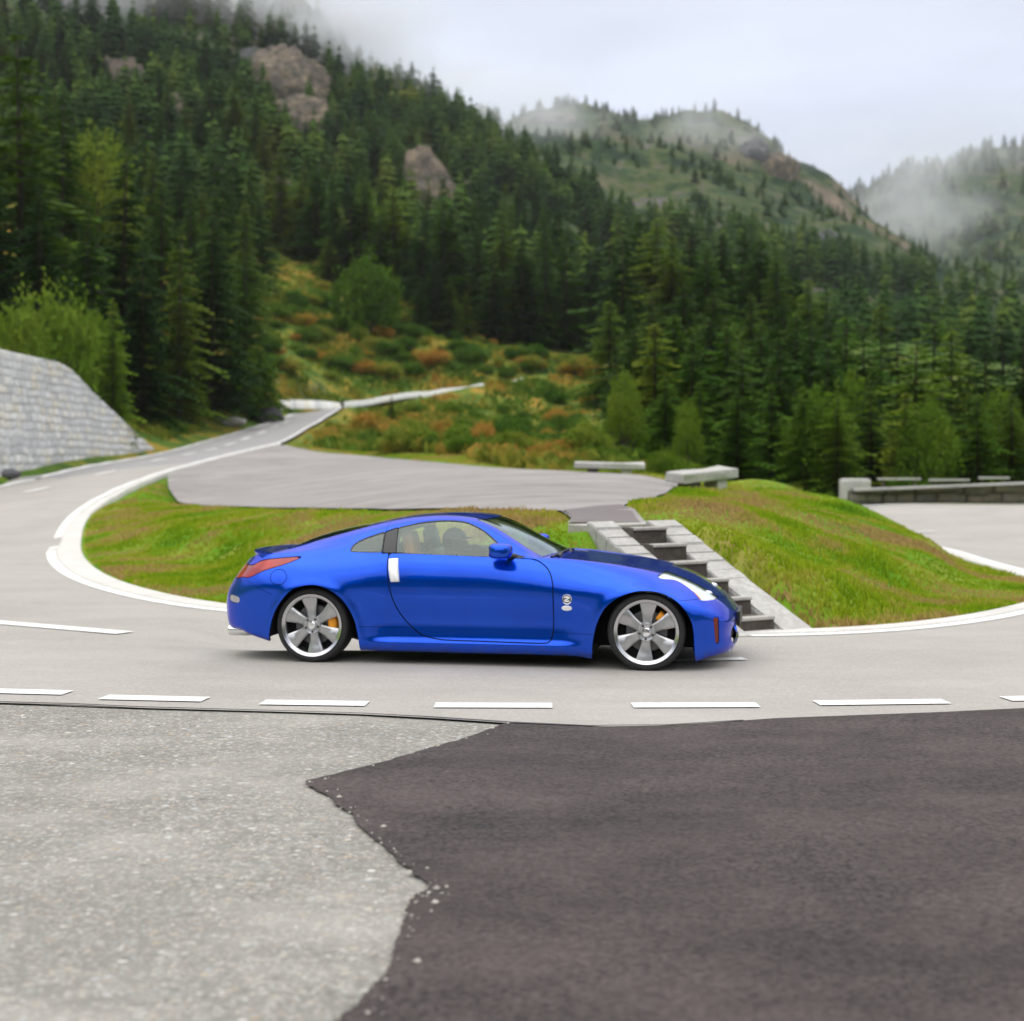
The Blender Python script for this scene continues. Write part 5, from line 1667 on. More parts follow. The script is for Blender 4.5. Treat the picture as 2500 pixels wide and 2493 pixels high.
    side = smoothstep(0.3, 0.6, Y)
    for A_ in (ARCH_F, ARCH_R):
        sd = sd_poly(q, A_).reshape(Y.shape)
        Y = Y + side * (0.016 * np.exp(-np.maximum(sd, 0) ** 2 / 0.045 ** 2) + 0.010 * np.exp(-np.maximum(sd, 0) ** 2 / 0.15 ** 2))
    mid = smoothstep(-0.98, -0.7, X) * smoothstep(0.92, 0.62, X)
    Y = Y - side * mid * 0.020 * np.exp(-((Z - 0.36) / 0.11) ** 2)
    Y = Y + side * mid * 0.020 * smoothstep(0.215, 0.19, Z)
    # haunch: the rear quarter swells above the wheel, with a soft edge ahead of it
    Y = Y + side * 0.012 * smoothstep(-0.72, -0.95, X) * smoothstep(-2.0, -1.7, X) * smoothstep(0.5, 0.62, Z) * smoothstep(0.88, 0.72, Z)
    nv, ns = Y.shape
    du = np.stack([np.gradient(X, axis=1), -np.gradient(Y, axis=1), np.gradient(Z, axis=1)], -1)
    dv = np.stack([np.gradient(X, axis=0), -np.gradient(Y, axis=0), np.gradient(Z, axis=0)], -1)
    N = np.cross(du, dv)
    N /= np.maximum(np.linalg.norm(N, axis=-1, keepdims=True), 1e-9)
    P = np.stack([X, -Y, Z], -1)
    c0 = P.mean((0, 1)); c0[1] = 0; c0[2] = 0.5
    if ((P - c0) * N).sum() < 0:
        N = -N
    N[-1, :, 1] = 0
    N /= np.maximum(np.linalg.norm(N, axis=-1, keepdims=True), 1e-9)
    T = Surf()
    T.P = P.reshape(-1, 3); T.N = N.reshape(-1, 3)
    T.S = np.stack([S_.ravel(), np.repeat(vv, ns)], 1)
    idx = np.arange(nv * ns).reshape(nv, ns)
    T.F = [(idx[i, j], idx[i, j + 1], idx[i + 1, j + 1], idx[i + 1, j]) for i in range(nv - 1) for j in range(ns - 1)]
    T.tag = ["body"] * len(T.F)
    return T

ARCH_F = catmull([(0.923, -0.10), (0.925, 0.10), (0.934, 0.237), (0.969, 0.377), (1.036, 0.497), (1.144, 0.580), (1.26, 0.622), (1.365, 0.630), (1.49, 0.606), (1.605, 0.539), (1.682, 0.437), (1.712, 0.346), (1.722, 0.197), (1.726, 0.08), (1.728, -0.1)], 6)
ARCH_R = catmull([(-0.955, -0.10), (-0.960, 0.121), (-0.974, 0.258), (-1.007, 0.385), (-1.081, 0.510), (-1.193, 0.601), (-1.335, 0.640), (-1.494, 0.608), (-1.595, 0.525), (-1.672, 0.413), (-1.710, 0.303), (-1.728, 0.194), (-1.732, 0.1), (-1.734, -0.1)], 6)

def split(T, phi, frm, intag, outtag=None):
    """cut the faces of the tags 'frm' along phi = 0; inside (phi<0) becomes intag"""
    phi = np.where(np.abs(phi) < 2e-5, 0.0, phi)
    frm = set(frm) if not isinstance(frm, str) else {frm}
    newv, cache = [], {}
    base = len(T.P)
    F2, T2 = [], []
    ph = phi
    def cut(a, b):
        k_ = (a, b) if a < b else (b, a)
        if k_ not in cache:
            t = ph[k_[0]] / (ph[k_[0]] - ph[k_[1]])
            cache[k_] = base + len(newv)
            newv.append((k_[0], k_[1], t))
        return cache[k_]
    for f, tg in zip(T.F, T.tag):
        if tg not in frm:
            F2.append(f); T2.append(tg); continue
        vals = [ph[i] for i in f]
        mn, mx = min(vals), max(vals)
        if mx <= 0:
            F2.append(f); T2.append(intag); continue
        if mn >= 0:
            F2.append(f); T2.append(outtag or tg); continue
        a_in, a_out = [], []
        n = len(f)
        for i in range(n):
            a, b = f[i], f[(i + 1) % n]
            if ph[a] <= 0: a_in.append(a)
            if ph[a] >= 0: a_out.append(a)
            if ph[a] * ph[b] < 0:
                c = cut(a, b)
                a_in.append(c); a_out.append(c)
        if len(a_in) > 2: F2.append(tuple(a_in)); T2.append(intag)
        if len(a_out) > 2: F2.append(tuple(a_out)); T2.append(outtag or tg)
    if newv:
        A = np.array([v[0] for v in newv]); B = np.array([v[1] for v in newv]); t = np.array([v[2] for v in newv])[:, None]
        for nm in ("P", "N", "S"):
            X = getattr(T, nm)
            setattr(T, nm, np.concatenate([X, X[A] * (1 - t) + X[B] * t]))
        T.N /= np.maximum(np.linalg.norm(T.N, axis=1, keepdims=True), 1e-9)
    T.F, T.tag = F2, T2

def xz(T): return T.P[:, [0, 2]]

def region(T, field, frm, intag, gap=0.004):
    """cut a panel out with a shut line of half-width gap"""
    if gap > 0:
        split(T, field() - gap, frm, "_t")
        split(T, field() + gap, "_t", intag, "gap")
    else:
        split(T, field(), frm, intag)

def surf_part(T, name, tg, mat, parent, sides="RL", inset=0.0, flange=0.012, keep_y=None):
    fs = [f for f, t in zip(T.F, T.tag) if t == tg]
    V, NV, faces, fn = [], [], [], []
    for sd in sides:
        sg = 1 if sd == "R" else -1
        used = {}
        cnt = {}
        for f in fs:
            for i in range(len(f)):
                k_ = tuple(sorted((f[i], f[(i + 1) % len(f)])))
                cnt[k_] = cnt.get(k_, 0) + 1
        def vid(i):
            if i not in used:
                p, n = T.P[i] - T.N[i] * inset, T.N[i]
                used[i] = len(V)
                V.append((p[0], sg * p[1], p[2])); NV.append((n[0], sg * n[1], n[2]))
            return used[i]
        for f in fs:
            ids = [vid(i) for i in f]
            p = [Vector(V[i]) for i in ids]
            gn = Vector((0, 0, 0))
            for i in range(1, len(p) - 1):
                gn += (p[i] - p[0]).cross(p[i + 1] - p[0])
            if gn.dot(Vector(NV[ids[0]])) < 0:
                ids = ids[::-1]
            faces.append(ids); fn.append(False)
        if flange > 0:
            low, top = {}, {}
            def lid(i):
                if i not in low:
                    p = T.P[i] - T.N[i] * (inset + flange)
                    low[i] = len(V)
                    V.append((p[0], sg * p[1], p[2])); NV.append((0, 0, 1))
                return low[i]
            def tid(i):
                if i not in top:
                    p = T.P[i] - T.N[i] * (inset + 0.0002)
                    top[i] = len(V)
                    V.append((p[0], sg * p[1], p[2])); NV.append((0, 0, 1))
                return top[i]
            for (a, b), c in cnt.items():
                if c == 1 and not (abs(T.P[a][1]) < 1e-3 and abs(T.P[b][1]) < 1e-3):
                    faces.append([tid(a), tid(b), lid(b), lid(a)]); fn.append(True)
    me = bpy.data.meshes.new(name)
    me.from_pydata(V, [], faces)
    me.polygons.foreach_set("use_smooth", np.ones(len(me.polygons), dtype=bool))
    NV = np.array(NV)
    ln = np.zeros((len(me.loops), 3))
    for p, fl in zip(me.polygons, fn):
        for li in p.loop_indices:
            ln[li] = p.normal if fl else NV[me.loops[li].vertex_index]
    me.materials.append(mat)
    me.normals_split_custom_set([tuple(x) for x in ln])
    return link(bpy.data.objects.new(name, me), parent)

T = car_surface()
split(T, sd_poly(xz(T), ARCH_F), "body", "arch")
split(T, sd_poly(xz(T), ARCH_R), "body", "arch")
# glass of the greenhouse
DOORGLASS = catmull([(-0.690, 0.897), (-0.700, 1.0), (-0.712, 1.086), (-0.62, 1.116), (-0.52, 1.138), (-0.373, 1.154), (-0.237, 1.154), (-0.126, 1.137), (-0.004, 1.085), (0.094, 1.018), (0.155, 0.972), (0.26, 0.905), (0.325, 0.866)], 5)
PIL = np.array([(-0.792, 0.897), (-0.806, 1.060), (-0.715, 1.094), (-0.702, 1.086), (-0.680, 0.897)])
QUART = catmull([(-1.062, 0.900), (-1.068, 0.925), (-1.058, 0.952), (-1.01, 0.990), (-0.92, 1.028), (-0.815, 1.062), (-0.808, 1.05), (-0.800, 0.98), (-0.797, 0.905), (-0.81, 0.897), (-0.93, 0.896)], 6)
SAIL = np.array([(0.165, 0.878), (0.163, 0.985), (0.40, 0.852), (0.39, 0.845)])
gl = lambda poly: (lambda: np.maximum(sd_poly(xz(T), poly), 4.9 - T.S[:, 1]))
region(T, gl(DOORGLASS), "body", "door_glass0", 0.0)
region(T, lambda: sd_poly(xz(T), SAIL), "door_glass0", "sail", 0.0)
split(T, sd_poly(xz(T), DOORGLASS) + 0.008, "door_glass0", "door_glass", "seal")
region(T, gl(PIL), ["body", "seal", "door_glass"], "pillar", 0.003)
region(T, gl(QUART), ["body"], "quarter0", 0.0)
split(T, sd_poly(xz(T), QUART) + 0.008, "quarter0", "quarter_glass", "seal")
# windscreen and rear glass
scr_base = lambda: 0.585 - 0.10 * (np.abs(T.P[:, 1]) / 0.66) ** 2
scr_top = lambda: -0.025 - 0.05 * (np.abs(T.P[:, 1]) / 0.55) ** 2
region(T, lambda: np.maximum.reduce([(7.12 - T.S[:, 1]) * 0.09, T.S[:, 0] - scr_base(), scr_top() - T.S[:, 0]]), "body", "windscreen", 0.003)
region(T, lambda: np.maximum.reduce([(7.22 - T.S[:, 1]) * 0.09, T.S[:, 0] + 0.985, -1.735 + 0.06 * (np.abs(T.P[:, 1]) / 0.6) ** 2 - T.S[:, 0]]), "body", "rear_glass", 0.003)
# lamps
HEADL = catmull([(1.427, 0.730), (1.468, 0.750), (1.56, 0.748), (1.676, 0.706), (1.791, 0.636), (1.885, 0.578), (1.922, 0.543), (1.849, 0.545), (1.768, 0.551), (1.722, 0.597), (1.653, 0.652), (1.56, 0.702), (1.47, 0.714)], 6)
TAILL = catmull([(-2.10, 0.672), (-1.995, 0.682), (-1.911, 0.686), (-1.783, 0.742), (-1.617, 0.793), (-1.477, 0.855), (-1.655, 0.845), (-1.821, 0.822), (-1.924, 0.780), (-2.10, 0.775)], 6)
region(T, lambda: np.maximum(sd_poly(xz(T), HEADL), 0.33 + T.P[:, 1]), "body", "headlight", 0.003)
region(T, lambda: np.maximum(sd_poly(xz(T), TAILL), 0.36 + T.P[:, 1]), "body", "taillight", 0.003)
side_only = lambda poly: (lambda: np.maximum(sd_poly(xz(T), poly), 0.3 + T.P[:, 1]))
region(T, side_only([(1.862, 0.418), (1.900, 0.418), (1.902, 0.212), (1.878, 0.212)]), "body", "reflector", 0.002)
region(T, side_only(catmull([(-2.115, 0.532), (-2.02, 0.522), (-2.005, 0.497), (-2.02, 0.470), (-2.12, 0.482)], 5)), "body", "marker", 0.002)
FUEL = [(-1.642 + 0.072 * math.cos(a), 0.694 + 0.062 * math.sin(a)) for a in np.linspace(0, 2 * math.pi, 40)[:-1]]
region(T, side_only(FUEL), "body", "fuel", 0.0022)
# door
DOOR = catmull([(-0.800, 0.895), (-0.77, 0.894), (-0.740, 0.893), (-0.738, 0.83), (-0.734, 0.761), (-0.716, 0.642), (-0.679, 0.512), (-0.618, 0.394), (-0.532, 0.301), (-0.446, 0.243), (-0.324, 0.213), (-0.2, 0.206), (0.0, 0.204), (0.3, 0.200), (0.52, 0.199), (0.575, 0.207), (0.600, 0.235), (0.614, 0.312), (0.618, 0.45), (0.617, 0.58), (0.609, 0.685), (0.57, 0.778), (0.487, 0.842), (0.42, 0.862), (0.38, 0.90), (0.2, 0.93), (-0.3, 0.93), (-0.76, 0.93)], 4)
region(T, lambda: np.maximum(sd_poly(xz(T), DOOR), (T.S[:, 1] - 5.04) * 0.09), "body", "door", 0.0045)
# bonnet, front grille opening, hatch / roof shut lines, bumper joints
region(T, lambda: np.maximum.reduce([(5.45 - T.S[:, 1]) * 0.1, T.S[:, 0] - (1.925 - 0.12 * (T.P[:, 1] / 0.5) ** 2), 0.60 - 0.10 * (np.abs(T.P[:, 1]) / 0.66) ** 2 - T.S[:, 0]]), "body", "bonnet", 0.003)
GR = catmull([(-0.47, 0.19), (-0.44, 0.31), (-0.3, 0.335), (0, 0.34), (0.3, 0.335), (0.44, 0.31), (0.47, 0.19), (0, 0.175)], 6)
region(T, lambda: np.maximum(sd_poly(T.P[:, [1, 2]], GR), 1.6 - T.P[:, 0]), "body", "grille", 0.0)
def seam(a, b):
    a, b = np.array(a, float), np.array(b, float)
    ab = b - a; L = np.hypot(*ab); d_ = ab / L; n_ = np.array([-d_[1], d_[0]])
    f = lambda: np.maximum.reduce([np.abs((xz(T) - a) @ d_ - L / 2) - L / 2, np.abs((xz(T) - a) @ n_) - 0.05, T.P[:, 1] + 0.3])
    split(T, f(), "body", "_b")
    split(T, (xz(T) - a) @ n_ - 0.0014, "_b", "_c", "body")
    split(T, -((xz(T) - a) @ n_) - 0.0014, "_c", "gap", "body")
for ln_ in ([(-0.803, 1.062), (-0.788, 1.23)], [(1.60, 0.555), (1.755, 0.558)], [(-1.70, 0.555), (-1.93, 0.655)],
            [(-0.965, 0.305), (-0.545, 0.300)], [(0.618, 0.287), (0.935, 0.280)]):
    seam(*ln_)

# body side y at a point, for things mounted on the skin
_side = [i for i in range(len(T.P)) if T.P[i, 1] < -0.25 and T.S[i, 1] < 7.3]
_sp = T.P[_side]; _sn = T.N[_side]
def skin(x, z):
    i = np.argmin((_sp[:, 0] - x) ** 2 + (_sp[:, 2] - z) ** 2)
    return _sp[i], _sn[i]

body = surf_part(T, "body", "body", PAINT, CAR, flange=0.02)
for sd in "RL":
    dr = surf_part(T, "door", "door", PAINT, CAR, sd, flange=0.02)
    surf_part(T, "window", "door_glass", GLASS, dr, sd, 0.004, 0.0)
    surf_part(T, "window_seal", "seal", BLACK, dr, sd, 0.001, 0.006)
    surf_part(T, "sail_trim", "sail", BLACK, dr, sd, 0.001, 0.004)
    surf_part(T, "pillar_trim", "pillar", PILLAR, CAR, sd, 0.003, 0.01)
    surf_part(T, "quarter_window", "quarter_glass", GLASS, CAR, sd, 0.004, 0.0)
    surf_part(T, "fuel_flap", "fuel", PAINT, CAR, sd, 0.0, 0.01)
    rf = surf_part(T, "side_reflector", "reflector", REFLECT, CAR, sd, 0.004, 0.004)
    mk = surf_part(T, "rear_marker", "marker", plain("smoked_marker_lens", (0.42, 0.42, 0.45), 0.15, 0.3), CAR, sd, 0.003, 0.004)
    tl = surf_part(T, "tail_lamp", "taillight", RED, CAR, sd, 0.001, 0.01)
    hl = surf_part(T, "headlight", "headlight", LAMP_GLASS, CAR, sd, 0.0, 0.008)
    sg = -1 if sd == "R" else 1
    # inside of the headlight: white housing behind the lens, projector and amber strip
    hb = surf_part(T, "lamp_housing", "headlight", LAMPWHITE, hl, sd, 0.012, 0.0)
    hp, hn = skin(1.80, 0.600)
    bm = bmesh.new()
    cen = hp - hn * 0.018
    bmesh.ops.create_uvsphere(bm, u_segments=20, v_segments=12, radius=1, matrix=Matrix.Translation((cen[0], sg * abs(cen[1]), cen[2])) @ Matrix.Diagonal((0.05, 0.022, 0.022, 1)))
    obj_bm("projector_lens", bm, CHROME, hl, True)
    bm = bmesh.new()
    path_ = []
    for x_, z_ in ((1.70, 0.622), (1.735, 0.594), (1.768, 0.562)):
        p_, n_ = skin(x_, z_)
        p_ = p_ - n_ * 0.009
        path_.append((p_[0], sg * abs(p_[1]), p_[2]))
    bm_tube(bm, path_, [0.004, 0.007, 0.005], 8)
    obj_bm("turn_signal", bm, AMBER, hl, True)
    # inside of the tail lamp
    bm = bmesh.new()
    for q_ in ((-1.93, 0.70, 0.735), (-1.87, 0.75, 0.765)):
        bmesh.ops.create_uvsphere(bm, u_segments=16, v_segments=10, radius=0.03, matrix=Matrix.Translation((q_[0], sg * q_[1], q_[2])))
    obj_bm("lamp_bulb", bm, plain("lamp_red_core", (0.35, 0.0, 0.0), 0.3), tl, True)
surf_part(T, "bonnet", "bonnet", PAINT, CAR, flange=0.015)
surf_part(T, "windscreen", "windscreen", GLASS_SCREEN, CAR, inset=0.003, flange=0.0)
surf_part(T, "rear_window", "rear_glass", GLASS_DARK, CAR, inset=0.003, flange=0.0)
surf_part(T, "grille", "grille", MATTE, CAR, inset=0.05, flange=0.0)
liner = surf_part(T, "shut_line_backing", "gap", MATTE, CAR, inset=0.014, flange=0.0)

# spoiler lip on the tail
bm = bmesh.new()
prev = None
for yy in np.linspace(-0.74, 0.74, 41):
    c = abs(yy) / 0.74
    x0 = -1.985 + 0.14 * c ** 3 - 0.065 * (1 - c ** 2)
    h = 0.016 * (1 - c ** 6) + 0.003
    zc = 0.856 + 0.004 * (1 - c * c)
    sec = [(x0 + 0.20, zc + 0.018), (x0 + 0.11, zc + 0.022 + h * .3), (x0 + 0.02, zc + 0.016 + h), (x0 - 0.015, zc + 0.012 + h), (x0 - 0.012, zc + 0.004), (x0 + 0.03, zc - 0.018), (x0 + 0.09, zc - 0.024), (x0 + 0.20, zc - 0.010)]
    ring = [bm.verts.new((a, yy, b)) for a, b in sec]
    if prev:
        for i in range(8):
            bm.faces.new((prev[i], prev[(i + 1) % 8], ring[(i + 1) % 8], ring[i]))
    else:
        bm.faces.new(ring)
    prev = ring
bm.faces.new(prev[::-1])
obj_bm("spoiler", bm, PAINT, CAR, True, 60)

# underbody, wheel tubs, cabin tub
bm = bmesh.new()
bm_box(bm, (0.0, 0, 0.155), (1.85, 1.52, 0.05))
bm_box(bm, (-1.82, 0, 0.27), (0.28, 1.3, 0.05))
bm_box(bm, (1.80, 0, 0.155), (0.22, 1.15, 0.05))
bm_box(bm, (1.335, 0, 0.25), (0.85, 0.9, 0.1))
bm_box(bm, (-1.345, 0, 0.25), (0.85, 0.9, 0.1))
obj_bm("underbody", bm, MATTE, CAR)
for cx_ in (1.325, -1.345):
    for sg in (-1, 1):
        bm = bmesh.new()
        A = (ARCH_F if cx_ > 0 else ARCH_R)
        cen = np.array([cx_, 0.3])
        pts = [p for p in A if p[1] > 0.03]
        pts = sorted(pts, key=lambda p: math.atan2(p[1] + 0.1, p[0] - cx_))
        rows = []
        for yy, k_ in ((None, 1.006), (0.74, 1.05), (0.5, 1.05)):
            rows.append([bm.verts.new((cx_ + (p[0] - cx_) * k_, sg * (yy if yy else abs(skin(p[0], max(p[1], 0.1))[0][1]) - 0.014), max(0.20 if p[0] < -1.6 else 0.15, 0.1 + (p[1] - 0.1) * k_))) for p in pts])
        for r0, r1 in zip(rows[:-1], rows[1:]):
            for i in range(len(pts) - 1):
                bm.faces.new((r0[i], r0[i + 1], r1[i + 1], r1[i]))
        bm.faces.new(rows[-1])
        obj_bm("wheel_arch_liner", bm, MATTE, CAR)
bm = bmesh.new()
bm_box(bm, (-0.15, 0, 0.20), (1.6, 1.5, 0.02))
for sg in (-1, 1):
    bm_box(bm, (-0.08, sg * 0.735, 0.53), (1.30, 0.04, 0.64), bev=0.015)
bm_box(bm, (-1.45, 0, 0.80), (1.0, 1.3, 0.02))
bm_box(bm, (-0.93, 0, 0.55), (0.04, 1.4, 0.5))
bm_box(bm, (0.75, 0, 0.5), (0.05, 1.4, 0.6))
obj_bm("cabin_lining", bm, DARKLEATHER, CAR)
bm = bmesh.new()
bm_box(bm, (0.36, 0, 0.74), (0.42, 1.42, 0.20), bev=0.06)
bm_box(bm, (0.20, 0.36, 0.85), (0.14, 0.34, 0.08), bev=0.03)
bm_box(bm, (0.0, 0, 0.42), (0.8, 0.22, 0.3), bev=0.04)
obj_bm("dashboard", bm, DARKLEATHER, CAR, True)

def seat(yc, shell, insert):
    bm = bmesh.new()
    def pad(c, s, ang, bev):
        bm_box(bm, c, s, Matrix.Rotation(ang, 3, 'Y'), bev)
    pad((-0.30, yc, 0.36), (0.50, 0.50, 0.15), math.radians(-8), 0.05)
    pad((-0.60, yc, 0.62), (0.13, 0.48, 0.52), math.radians(-14), 0.05)
    for sg in (-1, 1):
        pad((-0.55, yc + sg * 0.21, 0.60), (0.18, 0.09, 0.46), math.radians(-14), 0.035)
        pad((-0.28, yc + sg * 0.23, 0.42), (0.44, 0.08, 0.12), math.radians(-8), 0.03)
    st = obj_bm("seat", bm, shell, CAR, True, 60)
    bm = bmesh.new()
    bm_box(bm, (-0.665, yc, 0.955), (0.10, 0.27, 0.20), Matrix.Rotation(math.radians(-10), 3, 'Y'), 0.04)
    for sg in (-1, 1):
        bm_tube(bm, [(-0.66, yc + sg * 0.06, 0.80), (-0.665, yc + sg * 0.06, 0.92)], 0.007, 8)
    obj_bm("headrest", bm, insert, st, True, 60)
    return st
seat(-0.36, TAN, TAN)
seat(0.36, DARKLEATHER, DARKLEATHER)
bm = bmesh.new()
bmesh.ops.create_uvsphere(bm, u_segments=6, v_segments=4, radius=0.001, matrix=Matrix.Translation((0.02, 0.36, 0.76)))
bm.clear()
R = Matrix.Translation((-0.02, 0.36, 0.76)) @ Matrix.Rotation(math.radians(-65), 4, 'Y')
pr_ = [R @ Vector((0.18 * math.cos(a), 0.18 * math.sin(a), 0)) for a in np.linspace(0, 2 * math.pi, 37)]
bm_tube(bm, pr_, 0.014, 8, False)
for a in (0.2, math.pi - 0.2, -math.pi / 2):
    bm_tube(bm, [R @ Vector((0, 0, 0.02)), R @ Vector((0.17 * math.cos(a), 0.17 * math.sin(a), 0))], 0.013, 8)
bm_tube(bm, [R @ Vector((0, 0, 0.02)), R @ Vector((0, 0, 0.30))], [0.05, 0.035], 12)
obj_bm("steering_wheel", bm, BLACK, CAR, True)

# mirrors
for sg in (-1, 1):
    bm = bmesh.new()
    # cross-sections along y from inboard to outboard
    rings = []
    for q_, sc in ((0.0, 0.62), (0.02, 0.86), (0.06, 0.98), (0.11, 1.0), (0.15, 0.95), (0.175, 0.80), (0.19, 0.55)):
        ring = []
        for a in np.linspace(0, 2 * math.pi, 25)[:-1]:
            ca, sa = math.cos(a), math.sin(a)
            sx = math.copysign(abs(ca) ** 0.55, ca) * 0.092 * sc
            sz = math.copysign(abs(sa) ** 0.6, sa) * 0.058 * sc
            if ca > 0: sx *= 0.98
            sz *= 1 - 0.10 * ca
            ring.append(bm.verts.new((0.207 + sx, sg * (0.815 + q_), 0.925 + sz + 0.006 * (sa > 0))))
        rings.append(ring)
    for A, B in zip(rings[:-1], rings[1:]):
        for i in range(24):
            bm.faces.new((A[i], A[(i + 1) % 24], B[(i + 1) % 24], B[i]))
    bm.faces.new(rings[0][::-1]); bm.faces.new(rings[-1])
    mo = obj_bm("door_mirror", bm, PAINT, CAR, True, 70)
    bm = bmesh.new()
    bm_tube(bm, [(0.29, sg * 0.74, 0.872), (0.25, sg * 0.80, 0.880), (0.23, sg * 0.86, 0.90)], [0.028, 0.022, 0.026], 12)
    obj_bm("mirror_arm", bm, BLACK, mo, True)
    bm = bmesh.new()
    bm_box(bm, (0.117, sg * 0.90, 0.926), (0.006, 0.13, 0.085), bev=0.002)
    obj_bm("mirror_glass", bm, CHROME, mo)

# upright aluminium door handles
for sg, par in ((-1, [o for o in CAR.children if o.name.startswith("door") and "mirror" not in o.name][0]), (1, [o for o in CAR.children if o.name.startswith("door") and "mirror" not in o.name][1])):
    out = catmull([(-0.730, 0.845), (-0.722, 0.852), (-0.664, 0.855), (-0.652, 0.846), (-0.640, 0.76), (-0.630, 0.678), (-0.637, 0.669), (-0.692, 0.668), (-0.702, 0.676), (-0.722, 0.76)], 4)
    bm = bmesh.new()
    cx0 = out.mean(0)
    rings = []
    for k_, h in ((1.0, -0.003), (1.0, 0.010), (0.9, 0.018), (0.55, 0.022)):
        ring = []
        for p in out:
            x_, z_ = cx0 + (p - cx0) * np.array([k_, 1 - (1 - k_) * 0.5])
            sp_, sn_ = skin(x_, z_)
            ring.append(bm.verts.new((x_, sg * (abs(sp_[1]) + h), z_)))
        rings.append(ring)
    n_ = len(out)
    for A, B in zip(rings[:-1], rings[1:]):
        for i in range(n_):
            bm.faces.new((A[i], A[(i + 1) % n_], B[(i + 1) % n_], B[i]))
    bm.faces.new(rings[-1])
    obj_bm("door_handle", bm, SATIN, par, True, 50)

# fender badges: round chrome emblem with a curved letter stroke, and a small oval plate below
for sg in (-1, 1):
    p, n_ = skin(0.729, 0.553)
    bm = bmesh.new()
    yb = sg * (abs(p[1]) + 0.001)
    def disc(prof, c, sx=1.0, sz=1.0, n=40):
        rs = [[bm.verts.new((c[0] + r * sx * math.cos(a), yb + sg * h, c[1] + r * sz * math.sin(a))) for a in np.linspace(0, 2 * math.pi, n + 1)[:-1]] for r, h in prof]
        for A, B in zip(rs[:-1], rs[1:]):
            for i in range(n):
                bm.faces.new((A[i], A[(i + 1) % n], B[(i + 1) % n], B[i]))
        bm.faces.new(rs[-1])
    disc([(0.041, 0.0), (0.041, 0.006), (0.039, 0.009), (0.036, 0.008), (0.034, 0.004), (0.0005, 0.004)], (0.729, 0.553))
    em = obj_bm("round_emblem", bm, CHROME, CAR, True, 40)
    bm = bmesh.new()
    bm_tube(bm, [(0.710, yb + sg * 0.008, 0.567), (0.73, yb + sg * 0.009, 0.571), (0.748, yb + sg * 0.008, 0.566)], 0.0045, 8)
    bm_tube(bm, [(0.747, yb + sg * 0.008, 0.566), (0.729, yb + sg * 0.009, 0.553), (0.711, yb + sg * 0.008, 0.540)], 0.0055, 8)
    bm_tube(bm, [(0.711, yb + sg * 0.008, 0.540), (0.73, yb + sg * 0.009, 0.536), (0.748, yb + sg * 0.008, 0.540)], 0.0045, 8)
    obj_bm("emblem_letter", bm, SATIN, em, True)
    bm = bmesh.new()
    bmesh.ops.create_circle(bm, cap_ends=True, radius=0.031, segments=32, matrix=Matrix.Translation((0.729, yb + sg * 0.0055, 0.553)) @ Matrix.Rotation(math.radians(90 * sg), 4, 'X'))
    obj_bm("emblem_ground", bm, plain("emblem_ground", (0.25, 0.25, 0.27), 0.15, 0.9), em)
    bm = bmesh.new()
    p, n_ = skin(0.726, 0.482)
    yb = sg * (abs(p[1]) + 0.001)
    disc([(1.0, 0.0), (0.96, 0.004), (0.8, 0.006), (0.01, 0.006)], (0.726, 0.482), 0.042, 0.021)
    obj_bm("oval_badge", bm, SATIN, CAR, True, 40)

# wipers at the windscreen base, number-plate carrier, exhausts, aerial
for arm, stub in (([(0.56, -0.60, 0.868), (0.60, -0.35, 0.888), (0.60, -0.02, 0.892)], [(0.60, -0.50, 0.862), (0.61, -0.40, 0.882)]), ([(0.585, 0.02, 0.890), (0.61, 0.3, 0.885), (0.565, 0.58, 0.87)], [(0.63, 0.05, 0.862), (0.60, 0.10, 0.885)])):
    bm = bmesh.new()
    bm_tube(bm, arm, [0.009, 0.008, 0.006], 8)
    bm_tube(bm, stub, [0.018, 0.012], 10)
    obj_bm("wiper", bm, BLACK, CAR, True)
bm = bmesh.new()
bm_box(bm, (2.035, 0.0, 0.365), (0.03, 0.52, 0.115), bev=0.008)
bm_box(bm, (2.0, 0.0, 0.365), (0.06, 0.30, 0.07), bev=0.01)
pl = obj_bm("number_plate", bm, BLACK, CAR)
for sg in (-1, 1):
    bm = bmesh.new()
    bm_lathe_y(bm, [(0.036, 0.0), (0.043, 0.0), (0.047, 0.01), (0.047, 0.16), (0.040, 0.2)], 28)
    bmesh.ops.create_circle(bm, cap_ends=True, radius=0.036, segments=28, matrix=Matrix.Translation((0, 0.05, 0)) @ Matrix.Rotation(math.radians(90), 4, 'X'))
    bmesh.ops.transform(bm, matrix=Matrix.Translation((-2.20, sg * 0.53, 0.218)) @ Matrix.Rotation(math.radians(-90), 4, 'Z'), verts=bm.verts[:])
    obj_bm("exhaust_tip", bm, CHROME, CAR, True, 50)

